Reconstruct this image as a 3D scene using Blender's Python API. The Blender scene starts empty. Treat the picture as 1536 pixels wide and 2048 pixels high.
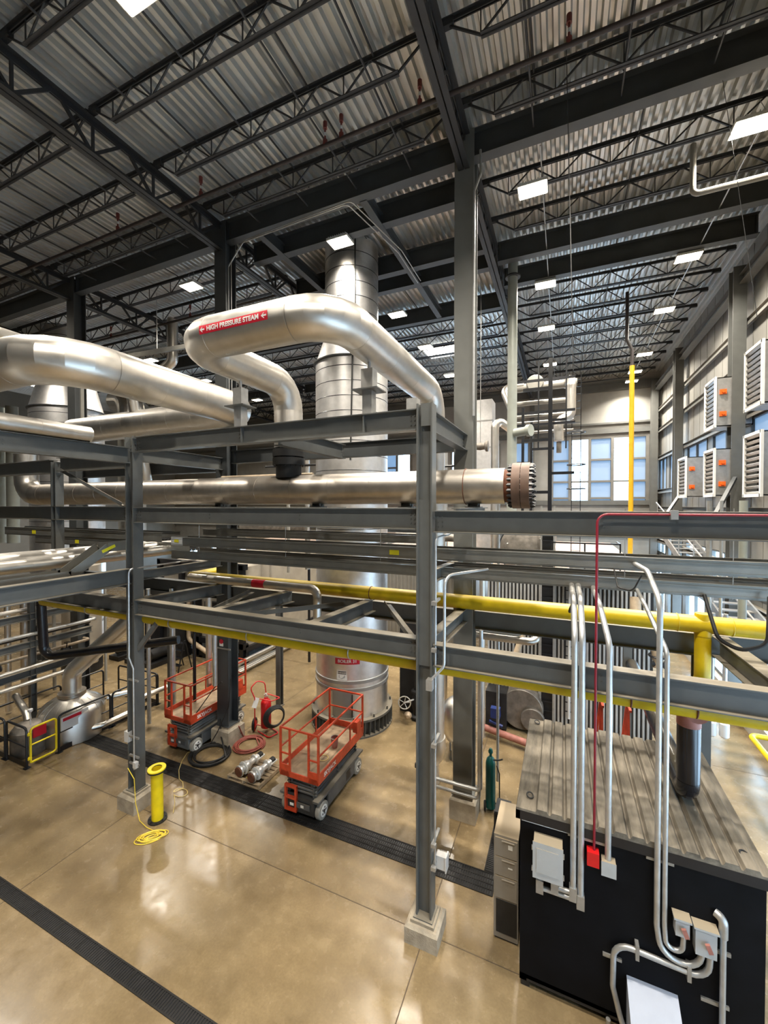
import bpy, bmesh, math, random
from mathutils import Vector as V, Matrix, Euler
random.seed(4)
PI = math.pi
S = bpy.context.scene
COL = S.collection

# ------------------------------------------------------------------ materials
def _nt(name):
    m = bpy.data.materials.new(name); m.use_nodes = True
    nt = m.node_tree; nt.nodes.clear()
    out = nt.nodes.new('ShaderNodeOutputMaterial')
    b = nt.nodes.new('ShaderNodeBsdfPrincipled')
    nt.links.new(b.outputs[0], out.inputs[0])
    return m, nt, b

def mat(name, c, rough=.5, metal=0., var=.12, scale=3., bump=0., bscale=30., dust=None, spec=.5, rvar=0.):
    """painted / metal / concrete surface: colour with mottled noise, optional settled dust on upward faces"""
    m, nt, b = _nt(name)
    N = nt.nodes; L = nt.links
    geo = N.new('ShaderNodeNewGeometry')
    nz = N.new('ShaderNodeTexNoise'); nz.inputs['Scale'].default_value = scale; nz.inputs['Detail'].default_value = 5
    L.new(geo.outputs['Position'], nz.inputs['Vector'])
    rp = N.new('ShaderNodeValToRGB')
    lo = tuple(max(0, x*(1-var)) for x in c); hi = tuple(min(1, x*(1+var)) for x in c)
    rp.color_ramp.elements[0].color = (*lo, 1); rp.color_ramp.elements[1].color = (*hi, 1)
    rp.color_ramp.elements[0].position = .3; rp.color_ramp.elements[1].position = .7
    L.new(nz.outputs[0], rp.inputs[0])
    col = rp.outputs[0]
    if dust:
        sx = N.new('ShaderNodeSeparateXYZ'); L.new(geo.outputs['Normal'], sx.inputs[0])
        mr = N.new('ShaderNodeMapRange'); mr.inputs[1].default_value = .55; mr.inputs[2].default_value = .95
        L.new(sx.outputs[2], mr.inputs[0])
        ml = N.new('ShaderNodeMath'); ml.operation = 'MULTIPLY'; ml.inputs[1].default_value = dust[3]
        L.new(mr.outputs[0], ml.inputs[0])
        mx = N.new('ShaderNodeMix'); mx.data_type = 'RGBA'
        L.new(ml.outputs[0], mx.inputs[0]); L.new(col, mx.inputs[6]); mx.inputs[7].default_value = (*dust[:3], 1)
        col = mx.outputs[2]
    L.new(col, b.inputs['Base Color'])
    b.inputs['Roughness'].default_value = rough
    b.inputs['Metallic'].default_value = metal
    b.inputs['Specular IOR Level'].default_value = spec
    if rvar:
        mr2 = N.new('ShaderNodeMapRange'); mr2.inputs[3].default_value = rough-rvar; mr2.inputs[4].default_value = rough+rvar
        L.new(nz.outputs[0], mr2.inputs[0]); L.new(mr2.outputs[0], b.inputs['Roughness'])
    if bump:
        n2 = N.new('ShaderNodeTexNoise'); n2.inputs['Scale'].default_value = bscale; n2.inputs['Detail'].default_value = 3
        L.new(geo.outputs['Position'], n2.inputs['Vector'])
        bp = N.new('ShaderNodeBump'); bp.inputs['Strength'].default_value = bump; bp.inputs['Distance'].default_value = .02
        L.new(n2.outputs[0], bp.inputs['Height']); L.new(bp.outputs[0], b.inputs['Normal'])
    return m

def emit(name, c, s):
    m, nt, b = _nt(name)
    b.inputs['Base Color'].default_value = (*c, 1)
    b.inputs['Emission Color'].default_value = (*c, 1); b.inputs['Emission Strength'].default_value = s
    return m

def glass_mat(name, tint=(.9, .96, 1), fac=.1):
    m = bpy.data.materials.new(name); m.use_nodes = True
    nt = m.node_tree; nt.nodes.clear()
    o = nt.nodes.new('ShaderNodeOutputMaterial'); t = nt.nodes.new('ShaderNodeBsdfTransparent'); g = nt.nodes.new('ShaderNodeBsdfGlossy')
    t.inputs[0].default_value = (*tint, 1); g.inputs['Roughness'].default_value = .05
    x = nt.nodes.new('ShaderNodeMixShader'); x.inputs[0].default_value = fac
    nt.links.new(t.outputs[0], x.inputs[1]); nt.links.new(g.outputs[0], x.inputs[2]); nt.links.new(x.outputs[0], o.inputs[0])
    return m

def poly_mat(name, c):
    """translucent plastic daylight panel"""
    m = bpy.data.materials.new(name); m.use_nodes = True
    nt = m.node_tree; nt.nodes.clear()
    o = nt.nodes.new('ShaderNodeOutputMaterial'); t = nt.nodes.new('ShaderNodeBsdfTranslucent'); g = nt.nodes.new('ShaderNodeBsdfDiffuse')
    t.inputs[0].default_value = (*c, 1); g.inputs[0].default_value = (.5, .55, .6, 1)
    x = nt.nodes.new('ShaderNodeMixShader'); x.inputs[0].default_value = .35
    nt.links.new(t.outputs[0], x.inputs[1]); nt.links.new(g.outputs[0], x.inputs[2]); nt.links.new(x.outputs[0], o.inputs[0])
    return m

def floor_mat():
    m, nt, b = _nt('polished_concrete')
    N = nt.nodes; L = nt.links
    geo = N.new('ShaderNodeNewGeometry')
    def noise(s, d=6, r=.6):
        n = N.new('ShaderNodeTexNoise'); n.inputs['Scale'].default_value = s; n.inputs['Detail'].default_value = d; n.inputs['Roughness'].default_value = r
        L.new(geo.outputs['Position'], n.inputs['Vector']); return n
    n1 = noise(.7, 8, .62); n2 = noise(3.5); n3 = noise(26, 3)
    r1 = N.new('ShaderNodeValToRGB')
    e = r1.color_ramp.elements
    e[0].position = .32; e[0].color = (.175, .124, .064, 1); e[1].position = .7; e[1].color = (.305, .226, .122, 1)
    L.new(n1.outputs[0], r1.inputs[0])
    def mul(col, n, lo, hi, p0=.3, p1=.7):
        r = N.new('ShaderNodeValToRGB'); r.color_ramp.elements[0].position = p0; r.color_ramp.elements[1].position = p1
        r.color_ramp.elements[0].color = (lo, lo, lo, 1); r.color_ramp.elements[1].color = (hi, hi, hi, 1)
        L.new(n.outputs[0], r.inputs[0])
        x = N.new('ShaderNodeMix'); x.data_type = 'RGBA'; x.blend_type = 'MULTIPLY'; x.inputs[0].default_value = 1
        L.new(col, x.inputs[6]); L.new(r.outputs[0], x.inputs[7]); return x.outputs[2]
    c = mul(r1.outputs[0], n2, .88, 1.07); c = mul(c, n3, .9, 1.08)
    L.new(c, b.inputs['Base Color'])
    mr = N.new('ShaderNodeMapRange'); mr.inputs[1].default_value = .3; mr.inputs[2].default_value = .7
    mr.inputs[3].default_value = .17; mr.inputs[4].default_value = .32
    L.new(n2.outputs[0], mr.inputs[0]); L.new(mr.outputs[0], b.inputs['Roughness'])
    bp = N.new('ShaderNodeBump'); bp.inputs['Strength'].default_value = .06; bp.inputs['Distance'].default_value = .01
    L.new(n2.outputs[0], bp.inputs['Height']); L.new(bp.outputs[0], b.inputs['Normal'])
    return m

def corrugate_roof_mat():
    m = mat('dusty_roof_sheet', (.15, .13, .10), .85, 0, .55, 1.)
    nt = m.node_tree; nz = [n for n in nt.nodes if n.type == 'TEX_NOISE'][0]; geo = [n for n in nt.nodes if n.type == 'NEW_GEOMETRY'][0]
    mp = nt.nodes.new('ShaderNodeMapping'); mp.inputs['Scale'].default_value = (5, .9, 5); nz.inputs['Scale'].default_value = 1.3; nz.inputs['Detail'].default_value = 8; nz.inputs['Roughness'].default_value = .65
    nt.links.new(geo.outputs['Position'], mp.inputs['Vector']); nt.links.new(mp.outputs[0], nz.inputs['Vector'])
    return m

TAN = (.36, .30, .21)
M = dict(
    frame=mat('grey_steel_paint', (.098, .102, .098), .42, 0, .1, 4, dust=(*TAN, .45)),
    column=mat('grey_column_paint', (.105, .108, .102), .45, 0, .1, 3),
    maincol=mat('main_column_paint', (.165, .168, .155), .45, 0, .08, 3),
    roofsteel=mat('dark_roof_steel', (.022, .024, .027), .5, 0, .15, 2),
    beamsteel=mat('roof_beam_paint', (.05, .055, .057), .5, 0, .15, 2),
    deck=mat('galvanised_deck', (.60, .61, .59), .36, .6, .16, .7, rvar=.06),
    jacket=mat('aluminium_jacket', (.68, .65, .60), .37, 1., .06, 5, .022, 5., rvar=.05),
    jacket2=mat('dull_jacket', (.52, .48, .43), .38, 1., .12, 4, .035, 6.),
    stack=mat('stack_sheet', (.78, .77, .76), .40, 1., .08, 6, .04, 30.),
    galv=mat('galvanised', (.42, .42, .41), .42, .7, .12, 8),
    conduit=mat('conduit_steel', (.50, .51, .51), .40, .7, .1, 9, dust=(*TAN, .3)),
    tray=mat('tray_aluminium', (.30, .295, .27), .36, .7, .12, 3),
    yellow=mat('gas_yellow', (.56, .405, .006), .38, 0, .12, 4, dust=(.50, .38, .14, .6)),
    yellow2=mat('bright_yellow', (.85, .66, .01), .4, 0, .08, 6),
    orangeyellow=mat('pole_yellow', (.62, .34, .012), .4, 0, .08, 6),
    black=mat('black_paint', (.008, .009, .012), .35, 0, .2, 5),
    blackpipe=mat('black_pipe_jacket', (.006, .007, .011), .22, 0, .2, 5, dust=(.2, .17, .12, .25)),
    rubber=mat('black_rubber', (.012, .012, .012), .6, 0, .2, 9),
    lift_red=mat('lift_orange_red', (.52, .055, .018), .42, 0, .18, 9),
    lift_grey=mat('lift_grey', (.085, .09, .092), .5, 0, .2, 6, dust=(*TAN, .35)),
    lift_dark=mat('lift_dark', (.035, .036, .036), .5, 0, .3, 8),
    lift_pale=mat('lift_pale_grey', (.17, .175, .17), .5, 0, .2, 6),
    lift_floor=mat('lift_deck_plate', (.34, .25, .16), .6, .1, .25, 5),
    tyre=mat('grey_tyre', (.28, .27, .24), .7, 0, .15, 9),
    white=mat('white_paint', (.75, .75, .72), .4, 0, .06, 5),
    red=mat('red_paint', (.55, .01, .012), .35, 0, .1, 5),
    redlabel=mat('red_label', (.52, .012, .03), .4, 0, .05, 5),
    conduit_red=mat('red_conduit_paint', (.21, .008, .02), .4, 0, .1, 5),
    sprinkler=mat('red_brown_pipe', (.028, .02, .019), .5, 0, .5, 2),
    fitting=mat('red_fitting', (.17, .035, .028), .5, 0, .2, 6),
    rust=mat('rusty_flange', (.16, .06, .03), .75, .2, .3, 12),
    flange=mat('brown_flange', (.12, .075, .055), .55, .3, .3, 5),
    orange=mat('orange_box', (.85, .13, .01), .45, 0, .1, 5),
    ped=mat('pedestal_concrete', (.36, .31, .235), .8, 0, .25, 5, .3, 40),
    wallp=mat('wall_panel', (.24, .235, .215), .5, .1, .08, 1.2),
    girt=mat('girt_steel', (.19, .185, .17), .45, .3, .1, 2, dust=(*TAN, .5)),
    casing=mat('boiler_casing', (.34, .34, .335), .38, .6, .1, 2),
    casing_white=mat('pale_casing', (.30, .295, .275), .5, .2, .08, 2),
    rib=mat('pale_rib', (.5, .5, .49), .4, .3, .1, 2),
    casing_top=mat('casing_top_plate', (.42, .31, .25), .55, 0, .12, 1.5),
    beige=mat('beige_panel', (.36, .32, .26), .5, 0, .12, 2),
    drum=mat('drum_lagging', (.20, .18, .155), .5, .4, .35, 5, .3, 8),
    contain=mat('container_black', (.003, .0035, .005), .6, 0, .3, 4, spec=.12),
    roofsheet=corrugate_roof_mat(),
    cabinet=mat('cabinet_grey', (.27, .245, .21), .5, 0, .08, 3, dust=(.48, .38, .25, .9)),
    boxgrey=mat('enclosure_grey', (.40, .41, .41), .45, 0, .05, 5, dust=(.36, .30, .21, .95)),
    hood=mat('pale_blue_hood', (.33, .36, .43), .5, .1, .04, 5),
    wood=mat('pallet_wood', (.36, .27, .17), .8, 0, .3, 9),
    valve=mat('valve_silver', (.78, .78, .75), .3, .5, .15, 9),
    green=mat('cylinder_green', (.004, .085, .075), .35, 0, .15, 5),
    hose_red=mat('red_hose', (.22, .05, .035), .6, 0, .2, 9),
    cord=mat('yellow_cord', (.80, .60, .06), .5, 0, .1, 9),
    cordpale=mat('pale_cord', (.75, .58, .22), .5, 0, .1, 9),
    drain=mat('drain_iron', (.008, .007, .006), .75, 0, .4, 9),
    joint=mat('joint_filler', (.085, .06, .035), .7, 0, .2, 9),
    curb=mat('curb_concrete', (.55, .53, .49), .7, 0, .1, 2),
    plastic=mat('white_plastic', (.6, .6, .59), .4, 0, .04, 4),
    darkbox=mat('dark_machine', (.02, .02, .021), .5, .2, .4, 3),
    blue=mat('blue_motor', (.01, .03, .16), .4, 0, .1, 4),
    pinkpipe=mat('faded_red_pipe', (.35, .14, .11), .6, 0, .25, 6),
    tanpipe=mat('dusty_tan_pipe', (.42, .33, .23), .6, .2, .2, 6),
    greenpipe=mat('grey_green_pipe', (.30, .32, .285), .45, 0, .08, 3),
    pale=mat('cream_paint_pipe', (.28, .27, .24), .45, 0, .08, 4),
    blank=mat('tag_white', (.8, .8, .77), .5, 0, .03, 4),
    yellowtag=mat('yellow_sticker', (.75, .68, .02), .5, 0, .05, 5),
    lens=emit('lamp_lens', (1., .88, .70), 26.),
    skylite=emit('skylight_panel', (1., 1., .97), 9.),
    glass=glass_mat('window_glass'),
    poly=poly_mat('daylight_panel', (.26, .31, .36)),
    floor=floor_mat(),
)

# ------------------------------------------------------------------ mesh builder
class MB:
    def __init__(s): s.v = []; s.f = []
    def add(s, vs, fs):
        n = len(s.v); s.v += [tuple(x) for x in vs]; s.f += [tuple(i+n for i in f) for f in fs]; return s
    def box(s, a, b):
        x0, y0, z0 = a; x1, y1, z1 = b
        return s.add([(x0,y0,z0),(x1,y0,z0),(x1,y1,z0),(x0,y1,z0),(x0,y0,z1),(x1,y0,z1),(x1,y1,z1),(x0,y1,z1)],
                     [(0,3,2,1),(4,5,6,7),(0,1,5,4),(1,2,6,5),(2,3,7,6),(3,0,4,7)])
    def frame(s, p0, p1, up=(0,0,1)):
        d = (V(p1)-V(p0)).normalized(); u = V(up)
        if abs(d.dot(u)) > .98: u = V((0,1,0)) if abs(d.y) < .9 else V((1,0,0))
        r = d.cross(u).normalized(); u = r.cross(d).normalized()
        return d, r, u
    def bar(s, p0, p1, w, h, up=(0,0,1), off=(0,0)):
        """oriented box; w along the side axis, h along up; off shifts in (side, up)"""
        d, r, u = s.frame(p0, p1, up); p0 = V(p0); p1 = V(p1)
        o = r*off[0]+u*off[1]; vs = []
        for p in (p0, p1):
            for a, b in ((-1,-1),(1,-1),(1,1),(-1,1)): vs.append(p+o+r*(a*w/2)+u*(b*h/2))
        return s.add(vs, [(0,1,2,3),(7,6,5,4),(0,4,5,1),(1,5,6,2),(2,6,7,3),(3,7,4,0)])
    def ibeam(s, p0, p1, dep, wid, tw=.012, tf=.018, up=(0,0,1)):
        s.bar(p0, p1, tw, dep-2*tf, up)
        s.bar(p0, p1, wid, tf, up, (0, dep/2-tf/2)); s.bar(p0, p1, wid, tf, up, (0, -dep/2+tf/2)); return s
    def ring(s, c, d, r, n, ref=None):
        d = V(d).normalized(); a = V((0,0,1)) if abs(d.z) < .9 else V((0,1,0))
        if ref is not None: a = ref
        x = d.cross(a).normalized(); y = d.cross(x).normalized()
        return [V(c)+x*(r*math.cos(2*PI*i/n))+y*(r*math.sin(2*PI*i/n)) for i in range(n)], y
    def tube(s, pts, r, n=12, cap=True, rs=None):
        pts = [V(p) for p in pts]; k = len(pts); vs = []; ref = None
        d0 = (pts[1]-pts[0]).normalized()
        a = V((0,0,1)) if abs(d0.z) < .9 else V((0,1,0))
        x = d0.cross(a).normalized()
        for i, p in enumerate(pts):
            if i == 0: d = d0; m = 1
            elif i == k-1: d = (pts[-1]-pts[-2]).normalized()
            else:
                e = (pts[i]-pts[i-1]).normalized(); g = (pts[i+1]-pts[i]).normalized(); d = (e+g)
                d = d.normalized() if d.length > 1e-6 else e
            x = (x-d*x.dot(d)); x = x.normalized() if x.length > 1e-6 else d.orthogonal().normalized()
            y = d.cross(x)
            sc = 1.
            if 0 < i < k-1:
                c = max(.5, (pts[i]-pts[i-1]).normalized().dot(d)); sc = 1/c
                bn = ((pts[i+1]-pts[i]).normalized()-(pts[i]-pts[i-1]).normalized())
                bn = bn.normalized() if bn.length > 1e-5 else None
            else: bn = None
            R = rs[i] if rs else r
            for j in range(n):
                o = x*math.cos(2*PI*j/n)+y*math.sin(2*PI*j/n)
                if bn is not None: o = o+bn*(o.dot(bn)*(sc-1))
                vs.append(p+o*R)
        fs = [(i*n+j, i*n+(j+1)%n, (i+1)*n+(j+1)%n, (i+1)*n+j) for i in range(k-1) for j in range(n)]
        if cap: fs += [tuple(range(n-1,-1,-1)), tuple(range((k-1)*n, k*n))]
        return s.add(vs, fs)
    def cyl(s, p0, p1, r0, r1=None, n=16):
        return s.tube([p0, p1], r0, n, True, [r0, r0 if r1 is None else r1])
    def lathe(s, prof, c=(0,0,0), ax=(0,0,1), n=24, cap=True):
        """prof = [(r, h)] along axis"""
        d = V(ax).normalized()
        return s.tube([V(c)+d*(h+1e-5*i) for i, (r, h) in enumerate(prof)], 1, n, cap, [max(r, .0005) for r, h in prof])
    def torus(s, c, R, r, ax=(0,0,1), n=28, m=8):
        d = V(ax).normalized(); a = d.orthogonal().normalized(); b = d.cross(a); vs = []
        for i in range(n):
            t = 2*PI*i/n; o = a*math.cos(t)+b*math.sin(t)
            for j in range(m):
                q = 2*PI*j/m; vs.append(V(c)+o*(R+r*math.cos(q))+d*(r*math.sin(q)))
        return s.add(vs, [(i*m+j, ((i+1)%n)*m+j, ((i+1)%n)*m+(j+1)%m, i*m+(j+1)%m) for i in range(n) for j in range(m)])
    def bolts(s, c, u, w, nu, nw, du, dw, ax, r=.017, h=.02):
        """grid of bolt heads centred at c; u, w in-plane axes, ax outward"""
        c = V(c); u = V(u); w = V(w); ax = V(ax)
        for i in range(nu):
            for j in range(nw):
                p = c+u*((i-(nu-1)/2)*du)+w*((j-(nw-1)/2)*dw)
                s.cyl(p, p+ax*h, r, n=6)
        return s
    def build(s, name, m, parent=None, sharp=35, loc=None):
        me = bpy.data.meshes.new(name); me.from_pydata(s.v, [], s.f); me.update()
        bm = bmesh.new(); bm.from_mesh(me); bmesh.ops.recalc_face_normals(bm, faces=bm.faces); bm.to_mesh(me); bm.free()
        me.polygons.foreach_set('use_smooth', [True]*len(me.polygons))
        me.set_sharp_from_angle(angle=math.radians(sharp))
        me.materials.append(M[m] if isinstance(m, str) else m)
        o = bpy.data.objects.new(name, me); COL.objects.link(o)
        if parent is not None:
            o.parent = parent
            p = parent; off = V((0,0,0)); mx = Matrix.Identity(4)
            chain = []
            while p: chain.append(p); p = p.parent
            w = Matrix.Identity(4)
            for q in reversed(chain): w = w @ q.matrix_parent_inverse @ Matrix.LocRotScale(q.location, q.rotation_euler, q.scale)
            o.matrix_parent_inverse = w.inverted()
        return o

LABELS = {}
def tag(o, label, cat, group=None, kind=None):
    o['label'] = label; o['category'] = cat
    if group: o['group'] = group
    if kind: o['kind'] = kind
    LABELS.setdefault(label, []).append((o.name, group))
    return o
def T(name, label, cat, loc=(0,0,0), group=None):
    o = bpy.data.objects.new(name, None); COL.objects.link(o); o.location = loc; o.empty_display_size = .1
    return tag(o, label, cat, group)
def one(mb, name, m, label, cat, group=None, sharp=35):
    return tag(mb.build(name, m, None, sharp), label, cat, group)
def struct(mb, name, m, sharp=35):
    o = mb.build(name, m, None, sharp); o['kind'] = 'structure'; return o
def copy_thing(root, loc, rz=0., label=None, group=None):
    r = root.copy(); COL.objects.link(r); r.location = loc; r.rotation_euler = (0,0,rz)
    if label: r['label'] = label; LABELS.setdefault(label, []).append((r.name, group))
    if group: r['group'] = group
    for ch in root.children:
        c = ch.copy(); COL.objects.link(c); c.parent = r; c.matrix_parent_inverse = ch.matrix_parent_inverse
        for g in ch.children:
            d = g.copy(); COL.objects.link(d); d.parent = c; d.matrix_parent_inverse = g.matrix_parent_inverse
    return r

def fillet(pts, R, n=6):
    """round the corners of a polyline"""
    pts = [V(p) for p in pts]; out = [pts[0]]
    for i in range(1, len(pts)-1):
        rr = R[i-1] if isinstance(R, (list, tuple)) else R
        a = (pts[i-1]-pts[i]); b = (pts[i+1]-pts[i]); la, lb = a.length, b.length; a.normalize(); b.normalize()
        ang = a.angle(b)
        if ang > PI-.02 or rr <= 0: out.append(pts[i]); continue
        t = min(rr/math.tan(ang/2), la*.49 if i > 1 else la*.98, lb*.49 if i < len(pts)-2 else lb*.98); rr2 = t*math.tan(ang/2)
        c = pts[i]+(a+b).normalized()*(rr2/math.sin(ang/2))
        s0 = pts[i]+a*t; s1 = pts[i]+b*t; u = (s0-c); w = (s1-c); tot = u.angle(w); ax = u.cross(w).normalized()
        for k in range(n+1): out.append(c+Matrix.Rotation(tot*k/n, 3, ax) @ u)
    out.append(pts[-1]); return out

def text_mesh(txt, size, bold=.0):
    cu = bpy.data.curves.new('lettering', 'FONT'); cu.body = txt; cu.size = size; cu.align_x = 'CENTER'; cu.align_y = 'CENTER'; cu.offset = bold
    o = bpy.data.objects.new('lettering', cu); COL.objects.link(o)
    dg = bpy.context.evaluated_depsgraph_get(); dg.update()
    me = o.evaluated_get(dg).to_mesh()
    vs = [v.co.copy() for v in me.vertices]; fs = [tuple(p.vertices) for p in me.polygons]
    o.evaluated_get(dg).to_mesh_clear(); bpy.data.objects.remove(o); bpy.data.curves.remove(cu)
    return vs, fs
def flat_text(txt, size, org, ux, uy, bold=0., xs=1.):
    vs, fs = text_mesh(txt, size, bold); org = V(org); ux = V(ux); uy = V(uy)
    return MB().add([org+ux*(v.x*xs)+uy*v.y for v in vs], fs)

def fine_cut(vs, fs, step):
    """split big faces so that lettering can follow a curved surface"""
    bm = bmesh.new(); bv = [bm.verts.new(v) for v in vs]
    for f in fs:
        try: bm.faces.new([bv[i] for i in f])
        except ValueError: pass
    bmesh.ops.triangulate(bm, faces=bm.faces)
    xs = [v.co.x for v in bm.verts]; x = min(xs)
    bm.verts.index_update()
    out = ([v.co.copy() for v in bm.verts], [tuple(v.index for v in f.verts) for f in bm.faces]); bm.free(); return out

def pipe(name, label, cat, pts, r, m='jacket', R=None, n=24, seam=0., group=None, single=False, capn=True, elbow_n=5, bands=True):
    """insulated or bare pipe: straight runs and gored elbows are parts"""
    pts = [V(p) for p in pts]
    if single:
        return one(MB().tube(fillet(pts, R or 0, elbow_n) if R else pts, r, n, capn), name, m, label, cat, group, 40)
    t = T(name, label, cat, pts[0], group)
    R = R or r*1.6; cur = pts[0]
    for i in range(1, len(pts)):
        nxt = pts[i]
        if i < len(pts)-1:
            f = fillet([pts[i-1], pts[i], pts[i+1]], R[i-1] if isinstance(R, (list, tuple)) else R, elbow_n); e0, e1 = f[1], f[-2]; arc = [f[1]-(pts[i]-pts[i-1]).normalized()*.015]+f[1:-1]+[f[-2]+(pts[i+1]-pts[i]).normalized()*.015]
        else: e0 = nxt; arc = None
        if (e0-cur).length > .02:
            mb = MB().tube([cur, e0], r, n)
            ln = (e0-cur).length; d = (e0-cur).normalized()
            if seam:
                k = max(1, int(ln/seam))
                for j in range(k+1):
                    c = cur+d*(.03+(ln-.06)*j/k); mb.cyl(c-d*.014, c+d*.014, r+.0022, n=n)
            mb.build('jacket_run' if seam else 'pipe_run', m, t, 20)
        if arc:
            mb = MB().tube(arc, r, n); mb.build('elbow', m, t, 16.5 if n >= 24 else 40); cur = e1
        else: cur = nxt
    return t

# ------------------------------------------------------------------ key dimensions (metres)
CX, LX, X3, X4, RX = -2.07, -9.34, -16.65, -23.95, 5.25       # column lines across the hall
YF, YB = 6.47, 9.42                                            # front rack line, building column line
FARY, WALLX, LEFTX, BACKY = 31.0, 5.65, -38.0, -9.0
DECKZ = 15.78

# ------------------------------------------------------------------ floor
struct(MB().box((LEFTX-.3, BACKY-.3, -.3), (WALLX+.3, FARY+.3, 0)), 'floor', 'floor')
j = MB()
for y in (-1.0, 6.46, 13.9, 21.3, 28.7): j.box((LEFTX, y-.008, 0), (WALLX, y+.008, .0015))
for x in (-30.9, -23.95, -16.65, -9.26, CX-.01, 2.0): j.box((x-.008, BACKY, 0), (x+.008, FARY, .0017))
struct(j, 'trim_1', 'joint')

def trench(name, x0, x1, y0, y1, rows, along_x, label, pitch=.045):
    t = T(name, label, 'floor drain', ((x0+x1)/2, (y0+y1)/2, 0))
    MB().box((x0, y0, 0), (x1, y1, .003)).build('trench_bed', 'black', t)
    fr = MB()
    L = (x1-x0) if along_x else (y1-y0); W = (y1-y0) if along_x else (x1-x0)
    for i in range(rows+1):
        q = W*i/rows
        if along_x: fr.box((x0, y0+q-.012, 0), (x1, y0+q+.012, .012))
        else: fr.box((x0+q-.012, y0, 0), (x0+q+.012, y1, .012))
    k = int(L/.6)
    for i in range(k+1):
        q = L*i/k
        if along_x: fr.box((x0+q-.008, y0, 0), (x0+q+.008, y1, .0115))
        else: fr.box((x0, y0+q-.008, 0), (x1, y0+q+.008, .0115))
    fr.build('frame', 'drain', t)
    g = MB(); k = int(L/pitch)
    for i in range(k):
        q = L*(i+.5)/k
        if along_x: g.box((x0+q-.011, y0+.01, .002), (x0+q+.011, y1-.01, .0095))
        else: g.box((x0+.01, y0+q-.011, .002), (x1-.01, y0+q+.011, .0095))
    o = g.build('grating', 'drain', t)
    return t
trench('trench_drain', -13.35, -1.14, 7.57, 8.03, 4, True, 'wide black grated trench drain running under the near orange scissor lift')
trench('trench_drain', -1.36, -.94, 8.06, 9.6, 3, False, 'short black trench drain branch beside the tall grey drawer cabinet')
trench('trench_drain', -14.0, 4.5, 3.93, 4.14, 1, True, 'narrow black trench drain crossing the lower left foreground floor')

# ------------------------------------------------------------------ roof deck
def deck():
    b = MB(); p = .2; d = .095; xs = []
    x = LEFTX
    while x < WALLX+.3:
        xs += [(x, 0), (x+.075, 0), (x+.105, d), (x+.17, d)]; x += p
    for y in (BACKY, FARY+.2):
        for a, z in xs: b.v.append((a, y, DECKZ+z))
    n = len(xs)
    for i in range(n-1): b.f.append((i, i+1, n+i+1, n+i))
    return b
o = struct(deck(), 'ceiling', 'deck', 10)
struct(MB().box((LEFTX-.3, BACKY-.3, DECKZ+.12), (WALLX+.3, FARY+.3, DECKZ+.3)), 'ceiling_slab', 'wallp')

# ------------------------------------------------------------------ right wall with daylight strips, girts and columns
def wall_right():
    pan = MB(); x0, x1 = WALLX, WALLX+.15
    # solid bands (z ranges); windows between
    for z0, z1 in ((0, .75), (3.1, 4.3), (5.4, 8.2), (10.05, 16.0)):
        pan.box((x0, BACKY, z0), (x1, FARY, z1))
    for z0, z1 in ((.75, 3.1), (4.3, 5.4), (8.2, 10.05)):
        y = BACKY
        while y < FARY-.1:
            pan.box((x0, y, z0), (x1, y+.75, z1)); y += 3.72
    for z in [6.0+.0*i for i in range(1)]: pass
    ribs = MB()
    y = BACKY+.3
    struct(pan, 'wall_right', 'wallp')
    y = BACKY
    while y < FARY:
        for z0, z1 in ((0, .75), (3.1, 4.3), (5.4, 8.2), (10.05, 15.7)):
            ribs.box((x0-.012, y-.008, z0), (x0, y+.008, z1))
        y += .93
    struct(ribs, 'trim_2', 'wallp')
    k = 1
    for z0, z1 in ((.75, 3.1), (4.3, 5.4), (8.2, 10.05)):
        y = BACKY+.75; pane = MB(); fr = MB()
        while y < FARY-.5:
            y2 = min(y+2.97, FARY-.1)
            pane.box((x0+.06, y, z0), (x0+.075, y2, z1))
            fr.box((x0-.03, y, z0-.05), (x0+.1, y2, z0+.03)); fr.box((x0-.03, y, z1-.03), (x0+.1, y2, z1+.05))
            for q in (y, (y+y2)/2, y2): fr.box((x0-.03, q-.035, z0), (x0+.1, q+.035, z1))
            y += 3.72
        w = struct(pane, 'window_%d' % k, 'glass' if k != 3 else 'poly'); f = fr.build('window_frame', 'frame', w); k += 1
    g = MB()
    for z in (3.9, 5.0, 7.0, 8.05, 10.12, 11.85, 13.15):
        g.box((x0-.2, BACKY, z-.008), (x0, FARY, z+.008)); g.box((x0-.2, BACKY, z-.1), (x0-.185, FARY, z))
        g.box((x0-.2, BACKY, z+.13), (x0, FARY, z+.142)); g.box((x0-.014, BACKY, z), (x0, FARY, z+.14))
    struct(g, 'trim_3', 'girt')
    struct(MB().box((x0-.22, BACKY, 0), (x0, FARY, .62)), 'baseboard_right', 'curb')
wall_right()

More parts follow.
